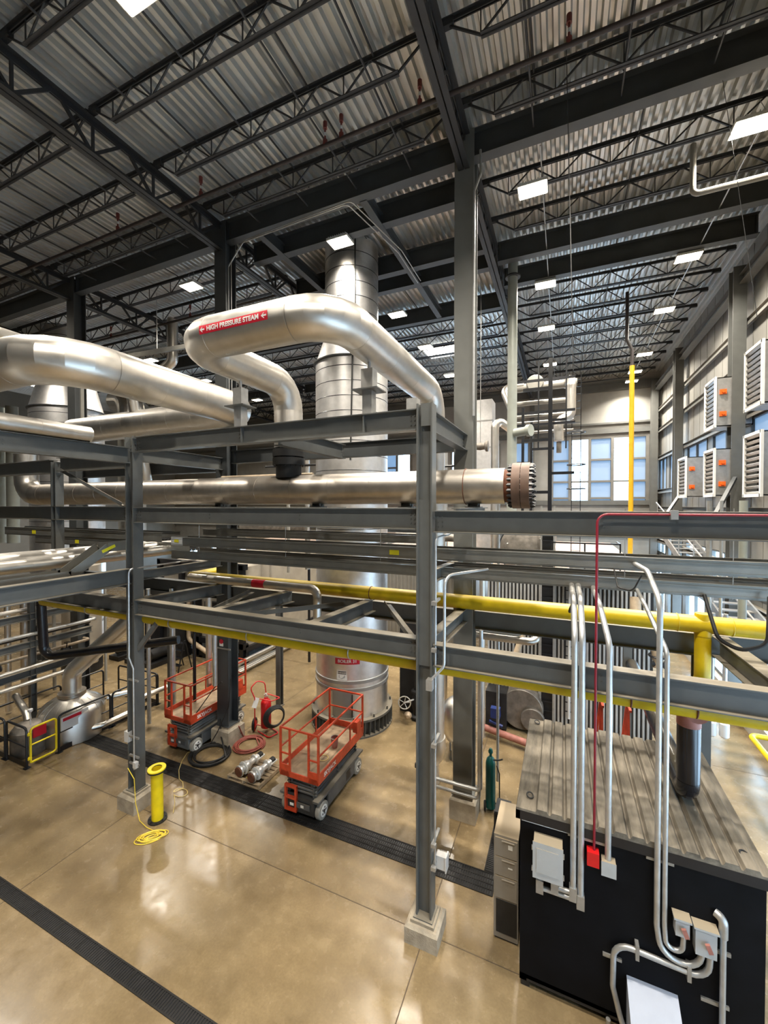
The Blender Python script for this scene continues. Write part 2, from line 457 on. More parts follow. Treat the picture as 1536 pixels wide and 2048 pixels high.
def hcol(mb, x, y, z0, z1, w, d, tf=.03, tw=.02, web='y'):
    """rolled H column; web='y': flanges face front/back; 'x': flanges face left/right"""
    if web == 'y':
        mb.box((x-w/2, y-d/2, z0), (x+w/2, y-d/2+tf, z1)); mb.box((x-w/2, y+d/2-tf, z0), (x+w/2, y+d/2, z1)); mb.box((x-tw/2, y-d/2+tf, z0), (x+tw/2, y+d/2-tf, z1))
    else:
        mb.box((x-d/2, y-w/2, z0), (x-d/2+tf, y+w/2, z1)); mb.box((x+d/2-tf, y-w/2, z0), (x+d/2, y+w/2, z1)); mb.box((x-d/2+tf, y-tw/2, z0), (x+d/2-tf, y+tw/2, z1))
    return mb
def pedestal(x, y, s, h, label):
    c = .04; b = MB(); q = s/2
    b.add([(x-q,y-q,0),(x+q,y-q,0),(x+q,y+q,0),(x-q,y+q,0),(x-q,y-q,h-c),(x+q,y-q,h-c),(x+q,y+q,h-c),(x-q,y+q,h-c),
           (x-q+c,y-q+c,h),(x+q-c,y-q+c,h),(x+q-c,y+q-c,h),(x-q+c,y+q-c,h)],
          [(0,1,5,4),(1,2,6,5),(2,3,7,6),(3,0,4,7),(4,5,9,8),(5,6,10,9),(6,7,11,10),(7,4,8,11),(8,9,10,11),(3,2,1,0)])
    t = T('concrete_pedestal', label, 'pedestal', (x, y, 0)); b.build('block', 'ped', t, 20)
    g = q*.72; MB().box((x-g, y-g, h), (x+g, y+g, h+.05)).build('grout_pad', 'ped', t)
    return h+.05
def column(x, y, z0, z1, w, d, web, m, label, bolts=(), group=None, name='steel_column', tf=.028):
    t = T(name, label, 'column', (x, y, z0), group)
    hcol(MB(), x, y, z0+.02, z1, w, d, tf, .018, web).build('shaft', m, t)
    MB().box((x-max(w,d)/2-.03, y-max(w,d)/2-.03, z0), (x+max(w,d)/2+.03, y+max(w,d)/2+.03, z0+.02)).build('base_plate', m, t)
    for (c, u, wv, nu, nw, du, dw, ax) in bolts:
        MB().bolts(c, u, wv, nu, nw, du, dw, ax).build('bolt_cluster', m, t)
    return t

# right wall columns
for i, (y, lab) in enumerate(((17.1, 'grey wall column at the right edge between the two nearest louvred box pairs'),
                              (24.6, 'grey wall column on the right wall beside the farthest louvred box'),
                              (30.4, 'grey corner column where the right wall meets the far windows'))):
    column(RX, y, 0, 15.0, .36, .42, 'y', 'column', lab)
# eave beam and gutter shelf at the right
b = MB().ibeam((RX+.1, BACKY, 14.55), (RX+.1, FARY, 14.55), .3, .28)
one(b, 'eave_beam', 'column', 'long grey eave beam running back along the top of the right wall', 'beam')

def louvre_box(y0, y1, z0, z1, lab, handles=True):
    xf, xb = 4.62, WALLX-.0
    t = T('louvred_vent_box', lab, 'vent', ((xf+xb)/2, (y0+y1)/2, z0), 'louvred boxes on the right wall')
    th = .04
    b = MB().box((xf+.05, y0, z0), (xb, y0+.03, z1)).box((xf+.05, y1-.03, z0), (xb, y1, z1)).box((xf+.05, y0, z0), (xb, y1, z0+.03)).box((xf+.05, y0, z1-.03), (xb, y1, z1)).box((xb-.03, y0, z0), (xb, y1, z1))
    b.build('casing', 'galv', t); MB().box((xf+.3, y0+.04, z0+.04), (xf+.32, y1-.04, z1-.04)).build('dark_backing', 'darkbox', t)  # dark sheet inside the casing makes the gaps between slats dark
    f = MB()
    f.box((xf, y0-.03, z0-.03), (xf+.06, y0+.05, z1+.03)).box((xf, y1-.05, z0-.03), (xf+.06, y1+.03, z1+.03)).box((xf, y0, z0-.03), (xf+.06, y1, z0+.05)).box((xf, y0, z1-.05), (xf+.06, y1, z1+.03))
    f.build('louvre_frame', 'white', t)
    n = 11; h = (z1-z0)/n
    for i in range(n):
        z = z0+h*(i+.5)
        MB().bar((xf+.05, y0+.05, z), (xf+.05, y1-.05, z), .012, h*.55, (-.8, 0, 1)).build('slat', 'galv', t)
    if handles:
        for zz in (z0+(z1-z0)*.7, z0+(z1-z0)*.25):
            hd = MB().box((xf+.14, y0-.05, zz-.08), (xf+.32, y0, zz+.08)).cyl((xf+.23, y0-.05, zz), (xf+.23, y0-.09, zz), .045, n=10); hd.build('actuator', 'orange', t)
    return t
louvre_box(13.42, 14.5, 9.82, 11.42, 'upper louvred metal box on the right wall, nearest the viewer', False)
louvre_box(13.42, 14.5, 7.46, 9.12, 'lower louvred metal box on the right wall, cut by the right picture edge', False)
louvre_box(16.95, 18.0, 9.84, 11.46, 'upper louvred metal box with two orange knobs, just left of the wide wall column')
louvre_box(16.95, 18.0, 7.53, 9.1, 'lower louvred metal box with orange knobs, left of the wide wall column')
louvre_box(20.4, 21.6, 7.56, 9.2, 'farthest louvred metal box with orange knobs, low beside the second wall column')
# diagonal wall braces
for (y, z, lab) in ((13.2, 7.05, 'dark diagonal brace dropping from the wide right wall column'), (19.0, 7.05, 'dark diagonal brace dropping from the second right wall column')):
    one(MB().bar((RX-.1, y+3.6, z+1.05), (RX-1.2, y+1.5, z-.15), .1, .1), 'wall_brace', 'beamsteel', lab, 'brace')

# ------------------------------------------------------------------ far wall
def wall_far():
    y0, y1 = FARY, FARY+.2; pan = MB(); fr = MB(); gl = MB(); po = MB()
    xs = [(-.7, .45, 'p'), (.45, 1.66, 'g'), (1.66, 3.02, 'p'), (3.02, 4.12, 'g'), (4.12, 5.0, 'p')]
    z0, z1 = 7.45, 11.75
    left = [(-7.9, -6.7, 'g'), (-6.7, -5.5, 'p'), (-5.5, -4.3, 'g'), (-3.4, -2.2, 'p'), (-14.8, -13.6, 'g'), (-13.6, -12.4, 'p'), (-12.4, -11.2, 'g')]
    pan.box((LEFTX, y0, z1), (WALLX, y1, 16)); pan.box((LEFTX, y0, 3.0), (WALLX, y1, z0)); pan.box((LEFTX, y0, 0), (WALLX, y1, .8))
    allw = sorted(xs+left); x = LEFTX; done = set()
    for a, b, k in allw:
        if a > x: pan.box((x, y0, z0), (a, y1, z1))
        x = b
        (gl if k == 'g' else po).box((a, y0+.08, z0), (b, y0+.1, z1))
        for q in {a, b}-done: fr.box((q-.09, y0-.07, z0), (q+.09, y0+.13, z1))
        done |= {a, b}
        for z in ((z0, z1, z0+(z1-z0)*.32) if k == 'g' else (z0, z1, z0+(z1-z0)*.32, z0+(z1-z0)*.66, z0+.25)): fr.box((a, y0-.06, z-.06), (b, y0+.12, z+.06))
    pan.box((x, y0, z0), (WALLX, y1, z1))
    # lower windows
    xx = LEFTX
    while xx < WALLX-1:
        pan.box((xx, y0, .8), (xx+1.5, y1, 3.0)); gl.box((xx+1.5, y0+.08, .8), (min(xx+3.7, WALLX), y0+.1, 3.0))
        fr.box((xx+1.45, y0-.05, .8), (xx+1.55, y0+.1, 3)); fr.box((xx+2.55, y0-.05, .8), (xx+2.65, y0+.1, 3)); xx += 3.7
    struct(pan, 'wall_far', 'casing_white')
    w = struct(gl, 'window_4', 'glass'); fr.build('window_frame', 'girt', w)
    struct(po, 'window_5', 'poly')
    g = MB()
    for z, h in ((12.6, .12), (12.0, .3), (7.25, .3), (14.8, .5), (5.2, .15)): g.box((LEFTX, y0-.18, z), (WALLX, y0, z+h))
    struct(g, 'trim_4', 'column')
wall_far()
struct(MB().box((LEFTX-.2, BACKY, 0), (LEFTX, FARY, 16)), 'wall_left', 'wallp')
wb = MB().box((LEFTX, BACKY-.2, 0), (WALLX, BACKY, 16))
struct(wb, 'wall_back', 'wallp')
for x, lab in ((-2.0, 'grey far wall column left of the far windows'), (-9.3, 'grey far wall column far behind the tall grey column'), (X3, 'grey far wall column in the dim left distance'), (1.66, 'slim grey far wall post between the bright window panes')):
    if x == 1.66: continue
    column(x, 30.55, 0, 15.6, .3, .3, 'y', 'column', lab)

# ------------------------------------------------------------------ roof steel
GZ0, GZ1 = 14.74, 15.5
def girder(x, y0, y1, lab):
    t = T('roof_truss_girder', lab, 'roof truss', (x, y0, GZ0), 'truss girders under the roof')
    for nm, z in (('top_chord', GZ1), ('bottom_chord', GZ0)):
        b = MB()
        for s in (-1, 1): b.bar((x+s*.07, y0, z), (x+s*.07, y1, z), .11, .016); b.bar((x+s*.02, y0, z), (x+s*.02, y1, z), .016, .13, off=(0, .06 if nm == 'bottom_chord' else -.06))
        b.build(nm, 'roofsteel', t)
    n = 5; d = (y1-y0)/n; w = MB()
    for i in range(n):
        a = y0+d*i
        w.bar((x, a+.05, GZ1-.03), (x, a+d/2, GZ0+.05), .06, .06); w.bar((x, a+d/2, GZ0+.05), (x, a+d-.05, GZ1-.03), .06, .06); w.bar((x, a+d/2, GZ0+.05), (x, a+d/2, GZ1-.03), .05, .05)
        MB
    w.build('web', 'roofsteel', t)
    return t
ordw = ['first', 'second', 'third', 'fourth', 'fifth', 'sixth', 'seventh', 'eighth', 'ninth', 'tenth', 'eleventh', 'twelfth', 'thirteenth', 'fourteenth', 'fifteenth', 'sixteenth', 'seventeenth', 'eighteenth', 'nineteenth', 'twentieth', 'twenty-first']
bays = {(CX): 'above the tall grey column right of the boiler stack', (LX): 'above the big looping steam pipe', (X3): 'above the dim left part of the hall'}
for x in (CX, LX, X3, X4):
    for k, (y0, y1) in enumerate(((-5.2, 2.1), (2.1, 9.2), (9.6, 16.8), (16.8, 24.0), (24.0, 30.9))):
        if x == X4 and k < 2: continue
        wh = {CX: 'over the tall grey column right of the boiler stack', LX: 'over the looping steam pipe', X3: 'over the dim left part of the hall', X4: 'over the far left of the hall'}[x]
        girder(x, y0, y1, 'dark roof truss %s, %s length back' % (wh, ordw[k]))

SPANS = ((CX, RX-.1, 'the right-hand roof bay'), (LX, CX, 'the roof bay over the boiler stack'), (X3, LX, 'the roof bay left of the boiler stack'), (X4, X3, 'the dim far left roof bay'), (-31.2, X4, 'the leftmost roof bay'))
def roof_beam(x0, x1, y, lab, dep=.62, wid=.26, zt=15.66, m='beamsteel'):
    t = T('roof_beam', lab, 'beam', ((x0+x1)/2, y, zt-dep))
    MB().ibeam((x0+.1, y, zt-dep/2), (x1-.1, y, zt-dep/2), dep, wid, .014, .022).build('beam', m, t)
    b = MB()
    for x in (x0+.16, x1-.16): b.box((x-.012, y-.11, zt-dep+.04), (x+.012, y+.11, zt-.04))
    b.build('end_plate', m, t)
    return t
BEAMY = [(YB, 'over the building columns'), (16.8, 'behind the column line'), (24.0, 'farthest back')]
for x0, x1, w in SPANS:
    for y, wy in BEAMY:
        if x0 in (CX, LX) and y > 20 or x0 == CX and y > 15: continue
        roof_beam(x0, x1, y, 'deep roof beam across %s, %s' % (w.replace('the roof bay', 'the bay'), wy))
roof_beam(CX, RX, 13.7, 'deep dark roof beam across the right-hand roof bay, midway past the tall column')
roof_beam(CX, RX, 15.3, 'deep dark roof beam across the right-hand roof bay, behind the midway one')
for i, y in enumerate((10.6, 12.0+.9, 13.5+.4)):
    roof_beam(LX, CX, y, 'dark roof beam framing the boiler stack opening, %s behind the column line' % ordw[i])
for x, lab in ((-4.75, 'dark roof trimmer beam running back just right of the boiler stack'), (-8.1, 'dark roof trimmer beam running back just left of the boiler stack')):
    one(MB().ibeam((x, 9.5, 15.2), (x, 16.6, 15.2), .35, .2), 'roof_trimmer_beam', 'beamsteel', lab, 'beam')

def joist(x0, x1):
    t = T('roof_joist', 'x', 'roof joist', ((x0+x1)/2, 0, 15.2), 'open-web roof joists')
    L = x1-x0; zt, zb = 15.68, 15.16
    b = MB()
    for s in (-1, 1): b.box((x0+.05, s*.034-.03, zt+.0), (x1-.05, s*.034+.03, zt+.014)); b.box((x0+.05, s*.02-.008, zt-.06), (x1-.05, s*.02+.008, zt))
    b.box((x0+.02, -.05, zt-.12), (x0+.28, .05, zt)); b.box((x1-.28, -.05, zt-.12), (x1-.02, .05, zt))
    b.build('top_chord', 'roofsteel', t)
    b = MB()
    for s in (-1, 1): b.box((x0+.75, s*.034-.026, zb), (x1-.75, s*.034+.026, zb+.012)); b.box((x0+.75, s*.02-.008, zb), (x1-.75, s*.02+.008, zb+.055))
    b.build('bottom_chord', 'roofsteel', t)
    w = MB(); n = 5; xa = x0+.75; d = (L-1.5)/n
    w.bar((x0+.15, 0, zt-.06), (xa, 0, zb+.02), .034, .034); w.bar((x1-.15, 0, zt-.06), (x1-.75, 0, zb+.02), .034, .034)
    for i in range(n):
        a = xa+d*i
        w.bar((a, 0, zb+.02), (a+d/2, 0, zt-.02), .028, .028); w.bar((a+d/2, 0, zt-.02), (a+d, 0, zb+.02), .028, .028)
        w.bar((a, 0, zb+.02), (a, 0, zt-.02), .02, .02)
    w.build('web', 'roofsteel', t)
    return t
JY = [-.4, 1.1, 2.6, 4.1, 5.6, 7.1, 8.62, 10.95, 12.45, 13.95, 15.5, 16.9, 18.3, 19.7, 21.1, 22.5, 23.9, 25.3, 26.7, 28.1, 29.5]
first = True
for bi, (x0, x1, w) in enumerate(SPANS):
    proto = joist(x0, x1); used = False; k = 0
    for y in JY:
        if bi == 1 and 9.5 < y < 16.5: continue
        if bi == 0 and 12.6 < y < 16.5: continue
        if bi > 1 and y in (16.9, 23.9) or bi == 1 and y == 16.9: continue
        if bi == 2 and y < 0: continue
        if bi == 3 and y < 5: continue
        if bi == 4 and y < 10: continue
        lab = 'black joist in %s, %s from the front' % (w, ordw[k]); k += 1
        if not used:
            proto.location.y = y; LABELS['x'].pop(); proto['label'] = lab; LABELS.setdefault(lab, []).append((proto.name, 'g')); used = True
        else: copy_thing(proto, (proto.location.x, y, proto.location.z), 0, lab)
# bridging rods
for x0b, w in ((CX, 'right-hand'), (LX, 'boiler stack'), (X3, 'left')):
    for k, fx in enumerate((.2, .42, .62, .82)):
        x = x0b+7.3*fx
        for z, wz in ((15.19, 'lower'), (15.67, 'upper')):
            one(MB().tube([(x+(.0 if z < 15.5 else .04), -.5, z), (x+(.0 if z < 15.5 else .04), 9.25, z)], .022, 6), 'joist_bridging_rod', 'roofsteel', 'dark bridging rod, %s, crossing joists of the %s bay, %s from its left' % (wz, w, ordw[k]), 'rod')
    one(MB().tube([(x0b+3.6, 9.6, 15.66), (x0b+3.6, 30, 15.66)], .016, 6), 'joist_bridging_rod', 'roofsteel', 'thin dark bridging rod in the far part of the %s roof bay' % w, 'rod')
pipe('conduit', 'thin conduit linking the rightmost row of high-bay lamps', 'conduit', [(3.75, 9.7, 15.12), (3.85, 30, 15.12)], .018, 'conduit', None, 8, single=True)
pipe('conduit', 'thin conduit linking the lamp row right of the tall column', 'conduit', [(-.5, 9.7, 15.12), (-.5, 30, 15.12)], .014, 'galv', None, 8, single=True)

# sprinkler lines
def sprinkler(y, z, x0, x1, lab, drops):
    t = T('sprinkler_pipe', lab, 'pipe', ((x0+x1)/2, y, z))
    MB().tube([(x0, y, z), (x1, y, z)], .045, 12).build('pipe_run', 'sprinkler', t)
    for x in drops:
        b = MB().cyl((x, y, z), (x, y, z+.12), .05, n=10).cyl((x, y, z+.12), (x, y, z+.36), .022, n=8).cyl((x, y, z+.36), (x, y, z+.5), .045, n=10)
        b.build('riser_fitting', 'fitting', t)
        MB().cyl((x, y, z+.2), (x, y, z+.27), .026, n=8).build('clamp', 'white', t)
    return t
sprinkler(7.67, 14.98, -24, 5.2, 'long red-brown sprinkler pipe crossing the ceiling above the front rack', (-11.6, -8.4, -4.75, -4.35, -2.6, .05))
sprinkler(3.35, 14.98, -24, -6.9, 'red-brown sprinkler pipe at the top left corner of the ceiling', (-10.6,))
sprinkler(12.2, 14.9, -31, -9.6, 'thin red-brown sprinkler pipe in the dim left roof bay', (-14, -19))

# ------------------------------------------------------------------ high-bay lights
def high_bay():
    t = T('high_bay_light', 'x', 'light', (0, 0, 0), 'high-bay lights')
    b = MB().box((-.34, -.24, 0), (.34, .24, .07)); 
    for i in range(9): b.box((-.3+.07*i, -.2, .07), (-.285+.07*i, .2, .13))
    b.build('housing', 'white', t)
    MB().box((-.315, -.215, -.012), (.315, .215, 0)).build('lens', 'lens', t)
    h = MB()
    for s in (-1, 1): h.tube([(s*.28, 0, .1), (s*.1, 0, .5)], .006, 5)
    h.build('hanger', 'galv', t)
    return t
hb = high_bay(); LABELS['x'].pop()
LZ = 14.95
LP = [(-5.98, 4.2, 'at the very top edge, left of centre'), (-.72, 10.75, 'right of the tall grey column, nearest of its row'), (3.5, 10.75, 'largest, at the upper right edge'), (-6.05, 10.6, 'in front of the top of the boiler stack'),
      (-12.1, 10.6, 'above the loop of the big steam pipes, left of the tall column'), (3.55, 15.6, 'second back in the rightmost row'), (-.6, 15.5, 'second back in the row right of the tall column'), (3.65, 19.4, 'third back in the rightmost row'),
      (-6.2, 15.5, 'just right of the boiler stack, second back'), (-6.2, 19.2, 'third back in the row behind the boiler stack'), (-.7, 19.3, 'third back in the row right of the tall column'), (-.68, 24.3, 'fourth back in the row right of the tall column'),
      (3.8, 24.6, 'fourth back in the rightmost row'), (-6.2, 24.0, 'fourth back in the row behind the boiler stack'), (3.8, 27.6, 'fifth back, beside the yellow pole'), (-20.2, 15.05, 'small, far off above the left steam pipe'),
      (-20.4, 18.85, 'small, far off below the steam pipe loop'), (-31.2, 15.2, 'at the far left edge of the hall'), (-20.6, 23.8, 'small, right behind the steam pipe downcomer'), (3.9, 29.6, 'farthest of all, by the far wall'),
      (-26.0, 22.0, 'tiny, between the left stack and the small ducts'),
      (-12.1, 4.45, 'added unseen overhead at the left'), (-.7, 4.45, 'added unseen overhead in the middle'), (3.5, 4.45, 'added unseen overhead at the right'), (-6.1, -1.5, 'added unseen at the left rear'), (-.7, -1.5, 'added unseen at the rear'), (-20.2, 8.0, 'added unseen overhead far left')]  # this last row of lamps is unseen, added to light the near hall
for i, (x, y, w) in enumerate(LP):
    lab = 'lit high-bay lamp ' + w
    if i == 0: hb.location = (x, y, LZ); hb['label'] = lab; LABELS.setdefault(lab, []).append((hb.name, 0))
    else: copy_thing(hb, (x, y, LZ), 0, lab)
    ld = bpy.data.lights.new('lamp', 'AREA'); ld.shape = 'RECTANGLE'; ld.size = .6; ld.size_y = .4; ld.spread = math.radians(135); ld.energy = 440; ld.color = (1, .915, .79)
    lo = bpy.data.objects.new('lamp', ld); COL.objects.link(lo); lo.location = (x, y, LZ-.02)
one(MB().box((-7.0, 21.6, 15.66), (-4.9, 22.7, 15.7)), 'skylight_panel', 'skylite', 'long bright skylight strip in the roof behind the boiler stack', 'skylight')

def rod(p0, p1, r, m, lab, name='hanging_rod', cat='rod'):
    return one(MB().tube([p0, p1], r, 6), name, m, lab, cat)
rod((.0, 8.0, 15.7), (.16, 8.0, 9.6), .007, 'roofsteel', 'long thin rod hanging from the ceiling right of the tall grey column')
rod((2.6, 9.5, 15.5), (3.2, 9.5, 10.6), .005, 'roofsteel', 'thin cable hanging at the upper right')
pipe('white_drain_pipe', 'white pipe elbow hanging from the roof at the upper right', 'pipe', [(2.57, 11.0, 15.1), (2.57, 11.0, 14.02), (5.2, 11.0, 14.02)], .06, 'pale', .12, 14)
pipe('conduit', 'pale conduit bending down from the roof beam onto the tall grey column', 'conduit', [(-1.7, 9.15, 15.0), (-1.68, 9.15, 14.5), (-1.83, 9.15, 14.15), (-1.83, 9.15, 9.2)], .028, 'conduit', .1, 8, single=True)
for i, (dx, lab) in enumerate(((0, 'left'), (.1, 'right'))):
    pipe('conduit', 'thin pale conduit looping under the roof beam by the boiler stack, %s of the pair' % lab, 'conduit', [(-9.0+dx, 9.2, 9.5), (-9.0+dx, 9.2, 14.2+dx), (-8.5+dx, 9.2, 14.75+dx*.5), (-5.05+dx, 9.2, 14.85+dx*.5), (-4.6+dx, 11.6, 14.85+dx*.5), (-4.6+dx, 13.4, 14.85+dx*.5)], .015, 'galv', .15, 8, single=True)

# ------------------------------------------------------------------ columns with pedestals
def bolt_rows(x, y, zs, s=1):
    out = []
    for z in zs: out.append(((x, y-.006, z), (1,0,0), (0,0,1), 2, 3, .1, .075, (0,-1,0)))
    return out
h = pedestal(CX, YF, .56, .30, 'concrete pedestal under the front middle rack column')
t = column(CX, YF, h, 8.87, .23, .27, 'x', 'frame', 'front middle grey rack column on a concrete pedestal, centre foreground',
           [((CX, YF-.012, z), (1,0,0), (0,0,1), 2, 3, .09, .07, (0,-1,0)) for z in (8.72, 6.95, 4.75)]+[((CX, YF-.012, z), (1,0,0), (0,0,1), 2, 2, .09, .07, (0,-1,0)) for z in (6.25, 5.7)])
MB().box((CX-.06, YF-.1, 8.5), (CX+.12, YF-.012, 8.87)).box((CX-.12, YF-.06, 4.55), (CX+.12, YF-.012, 7.3)).build('face_plate', 'frame', t)
h = pedestal(LX, YF+.03, .58, .36, 'concrete pedestal under the front left rack column, beside the yellow pipe spool')
column(LX, YF+.03, h, 8.82, .25, .27, 'x', 'frame', 'front left grey rack column beside the yellow flanged pipe spool',
       [((LX+.136, YF+.03, z), (0,1,0), (0,0,1), 2, 3, .09, .07, (1,0,0)) for z in (8.6, 6.98)]+[((LX, YF-.0, z), (1,0,0), (0,0,1), 2, 3, .09, .07, (0,-1,0)) for z in (8.55, 6.98, 4.8)])
h = pedestal(CX+.02, YB-.02, .6, .48, 'concrete pedestal under the tall grey building column, behind the front middle column')
column(CX, YB, h, 15.6, .44, .42, 'y', 'maincol', 'tall wide grey building column right of the boiler stack', name='building_column')
h = pedestal(LX, YB, .68, .5, 'concrete pedestal under the building column behind the far scissor lift')
column(LX, YB, h, 15.6, .44, .42, 'y', 'beamsteel', 'tall grey building column right beside the far scissor lift', name='building_column')
column(X3, YB, 0, 15.6, .44, .42, 'y', 'beamsteel', 'tall grey building column in front of the left stack', name='building_column')
column(X4, YB, 0, 15.6, .4, .4, 'y', 'beamsteel', 'grey building column at the far left, mostly hidden', name='building_column')
column(-12.36, YF, 4.97, 8.36, .2, .22, 'x', 'frame', 'short grey rack post standing left of the front left column')
column(-12.75, 10.2, 0, 4.55, .19, .19, 'y', 'frame', 'slim grey post left of the far scissor lift')
column(-9.3, 11.85, 0, 4.5, .19, .19, 'y', 'frame', 'slim grey post right of the red wheeled extinguisher')
column(2.42, 9.42, 0, 4.42, .26, .26, 'y', 'frame', 'grey rack column behind the black container, right of the black drop pipe')
column(1.62, 12.6, 0, 4.4, .2, .2, 'y', 'frame', 'grey post behind the black container, left of the black drop pipe')

# ------------------------------------------------------------------ rack beams
def beam(p0, p1, dep, wid, lab, m='frame', bolts=(), name='steel_beam', stiff=()):
    """p0, p1 = ends of the top centre line"""
    a = V(p0)-V((0,0,dep/2)); c = V(p1)-V((0,0,dep/2))
    t = T(name, lab, 'beam', (a+c)/2)
    MB().ibeam(a, c, dep, wid, .011, .017).build('beam', m, t)
    d = (c-a).normalized(); side = V((0,-1,0)) if abs(d.x) > .5 else V((1,0,0))
    for f in bolts:
        MB().bolts(a.lerp(c, f)+side*.006, d, (0,0,1), 1 if 0 < f < 1 and f not in (.012, .988) else 2, 3 if f in (.012, .988) else 2, .07, .075, side, .014, .016).build('bolt_cluster', m, t)
    for f in stiff:
        p = a.lerp(c, f); MB().bar(p-V((0,0,dep/2-.02)), p+V((0,0,dep/2-.02)), wid*.9, .01, d).build('stiffener', m, t)
    return t
xl, xr = LX+.15, CX-.15
beam((xl, YF, 8.8), (xr, YF, 8.8), .35, .2, 'topmost front rack beam between the two front columns', bolts=(.012, .45, .988), stiff=(.465, .86))
beam((xl, YF, 7.16), (xr, YF, 7.16), .36, .2, 'front rack beam just below the big horizontal header pipe, between the two front columns', bolts=(.012, .33, .66, .988))
beam((xl, YF, 4.99), (xr, YF, 4.99), .36, .2, 'lowest front rack beam between the two front columns, above the yellow gas pipe', bolts=(.012, .36, .66, .988))
beam((CX+.15, YF, 7.12), (5.5, YF, 7.12), .36, .2, 'front rack beam running right from the middle column, carrying the red conduit', bolts=(.012, .33))
beam((CX+.15, YF, 4.93), (5.5, YF, 4.93), .36, .2, 'lowest front rack beam running right from the middle column above the container', bolts=(.012, .33))
beam((-17.5, YF, 7.18), (LX-.15, YF, 7.18), .36, .2, 'rack beam running left from the left column under the header pipe', bolts=(.988,))
beam((-16.0, YF, 8.42), (-12.5, YF, 8.42), .36, .2, 'upper rack beam at the far left edge, beyond the short post')
beam((-12.2, YF, 8.46), (LX-.15, YF, 8.46), .36, .2, 'upper rack beam between the short post and the front left column')
beam((-14.2, YF, 4.97), (LX-.15, YF, 4.97), .36, .2, 'lowest rack beam left of the front left column, above the yellow pipe end')
# rear line
beam((LX+.24, YB-.0, 8.84), (CX-.24, YB, 8.84), .38, .2, 'top rear rack beam between the two tall building columns', 'beamsteel', stiff=(.02,))
beam((LX+.24, YB, 4.78), (CX-.24, YB, 4.78), .42, .22, 'low rear rack beam under the upper yellow gas pipe, left of the tall column')
beam((CX+.24, YB, 4.8), (5.5, YB, 4.8), .42, .22, 'low rear rack beam under the upper yellow gas pipe, right of the tall column')
beam((-16.2, YB, 4.78), (LX-.24, YB, 4.78), .42, .22, 'low rear rack beam far left, behind the front left column', 'beamsteel')
beam((-16.2, YB, 8.6), (LX-.24, YB, 8.6), .38, .2, 'upper rear rack beam far left, under the big steam pipe', 'beamsteel')
# cross beams
for x, zt, lab in ((CX, 8.8, 'top rack cross beam at the front middle column, running back to the tall column'), (-5.2, 8.76, 'top rack cross beam beside the steam pipe downcomer'), (LX, 8.62, 'top rack cross beam behind the front left column')):
    beam((x, YF+.15, zt), (x, YB-.22, zt), .36, .2, lab, bolts=(.988,))
for x, lab in ((LX, 'low rack cross beam behind the front left column'), (-6.85, 'low rack cross beam, first right of the left column'), (-4.38, 'low rack cross beam, second right of the left column, by the silver pipe elbow'), (CX, 'low rack cross beam behind the front middle column')):
    beam((x, YF+.12, 4.97), (x, YB-.15, 4.86), .32, .2, lab)
beam((2.66, YF+.12, 4.9), (2.66, YB-.15, 4.8), .36, .24, 'wide low rack cross beam at the right edge above the container')
beam((CX, YF+.15, 6.1), (CX, YB-.25, 6.0), .22, .14, 'small rack cross beam carrying the cable trays at the middle column')
beam((LX, YF+.15, 5.62), (LX, YB-.25, 5.62), .22, .14, 'small rack cross beam carrying the cable trays at the left column')
beam((5.2, YF+.15, 6.0), (5.2, YB-.25, 6.0), .22, .14, 'small rack cross beam carrying the trays, out at the right edge')
# beams running toward the viewer on the left
beam((LX, 1.2, 8.55), (LX, YF-.12, 8.55), .36, .2, 'bluish upper rack beam coming from the left edge to the left column', bolts=(.55,))
beam((LX, 1.2, 5.72), (LX, YF-.12, 5.72), .36, .2, 'bluish lower rack beam coming from the left edge to the left column')
def flatbar(p0, p1, w, h, lab, m='frame', up=(0,0,1)):
    t = T('diagonal_brace', lab, 'brace', V(p0).lerp(V(p1), .5))
    MB().bar(p0, p1, w, .012, up).build('leg_flange', m, t)
    MB().bar(p0, p1, .012, h, up, (w/2, h/2)).build('upright_flange', m, t)
flatbar((-12.15, YF, 8.1), (-9.7, YF, 7.2), .08, .08, 'thin diagonal brace between the short post and the front left column')
flatbar((-6.4, YF+.3, 4.8), (-4.6, YB-.3, 4.75), .12, .1, 'flat diagonal brace lying between the low rack cross beams, left one')
flatbar((-3.9, YB-.3, 4.78), (-2.35, YF+.3, 4.78), .16, .1, 'flat diagonal brace lying between the low rack cross beams, beside the middle column')
flatbar((-8.0, YB-.4, 4.75), (-7.3, YF+.4, 4.75), .12, .1, 'flat diagonal brace lying between the left column and the first cross beam')
flatbar((LX+.14, YF+.03, 3.75), (-8.55, YF+.2, 4.62), .09, .09, 'short knee brace between the front left column and the yellow pipe')
# pipe supports on the top front beam
for x, lab in ((-6.03, 'small steel pipe support on the top beam, under the left arm of the steam pipe'), (-3.12, 'small steel pipe support on the top beam, left of the front middle column'), (-2.3, 'low steel pipe shoe on top of the front middle column')):
    z1 = 9.45 if x < -2.5 else 8.98
    t = T('pipe_support', lab, 'support', (x, YF, 8.8))
    MB().box((x-.09, YF-.09, 8.8), (x+.09, YF+.09, z1-.25 if x < -2.5 else z1)).build('stub_post', 'galv', t)
    if x < -2.5:
        MB().box((x-.24, YF-.2, z1-.25), (x+.24, YF+.2, z1-.23)).build('base_plate', 'frame', t)
        MB().box((x-.11, YF-.1, z1-.23), (x+.11, YF+.1, z1+.13)).cyl((x, YF, z1+.13), (x, YF, z1+.32), .03).build('spring_can', 'galv', t)

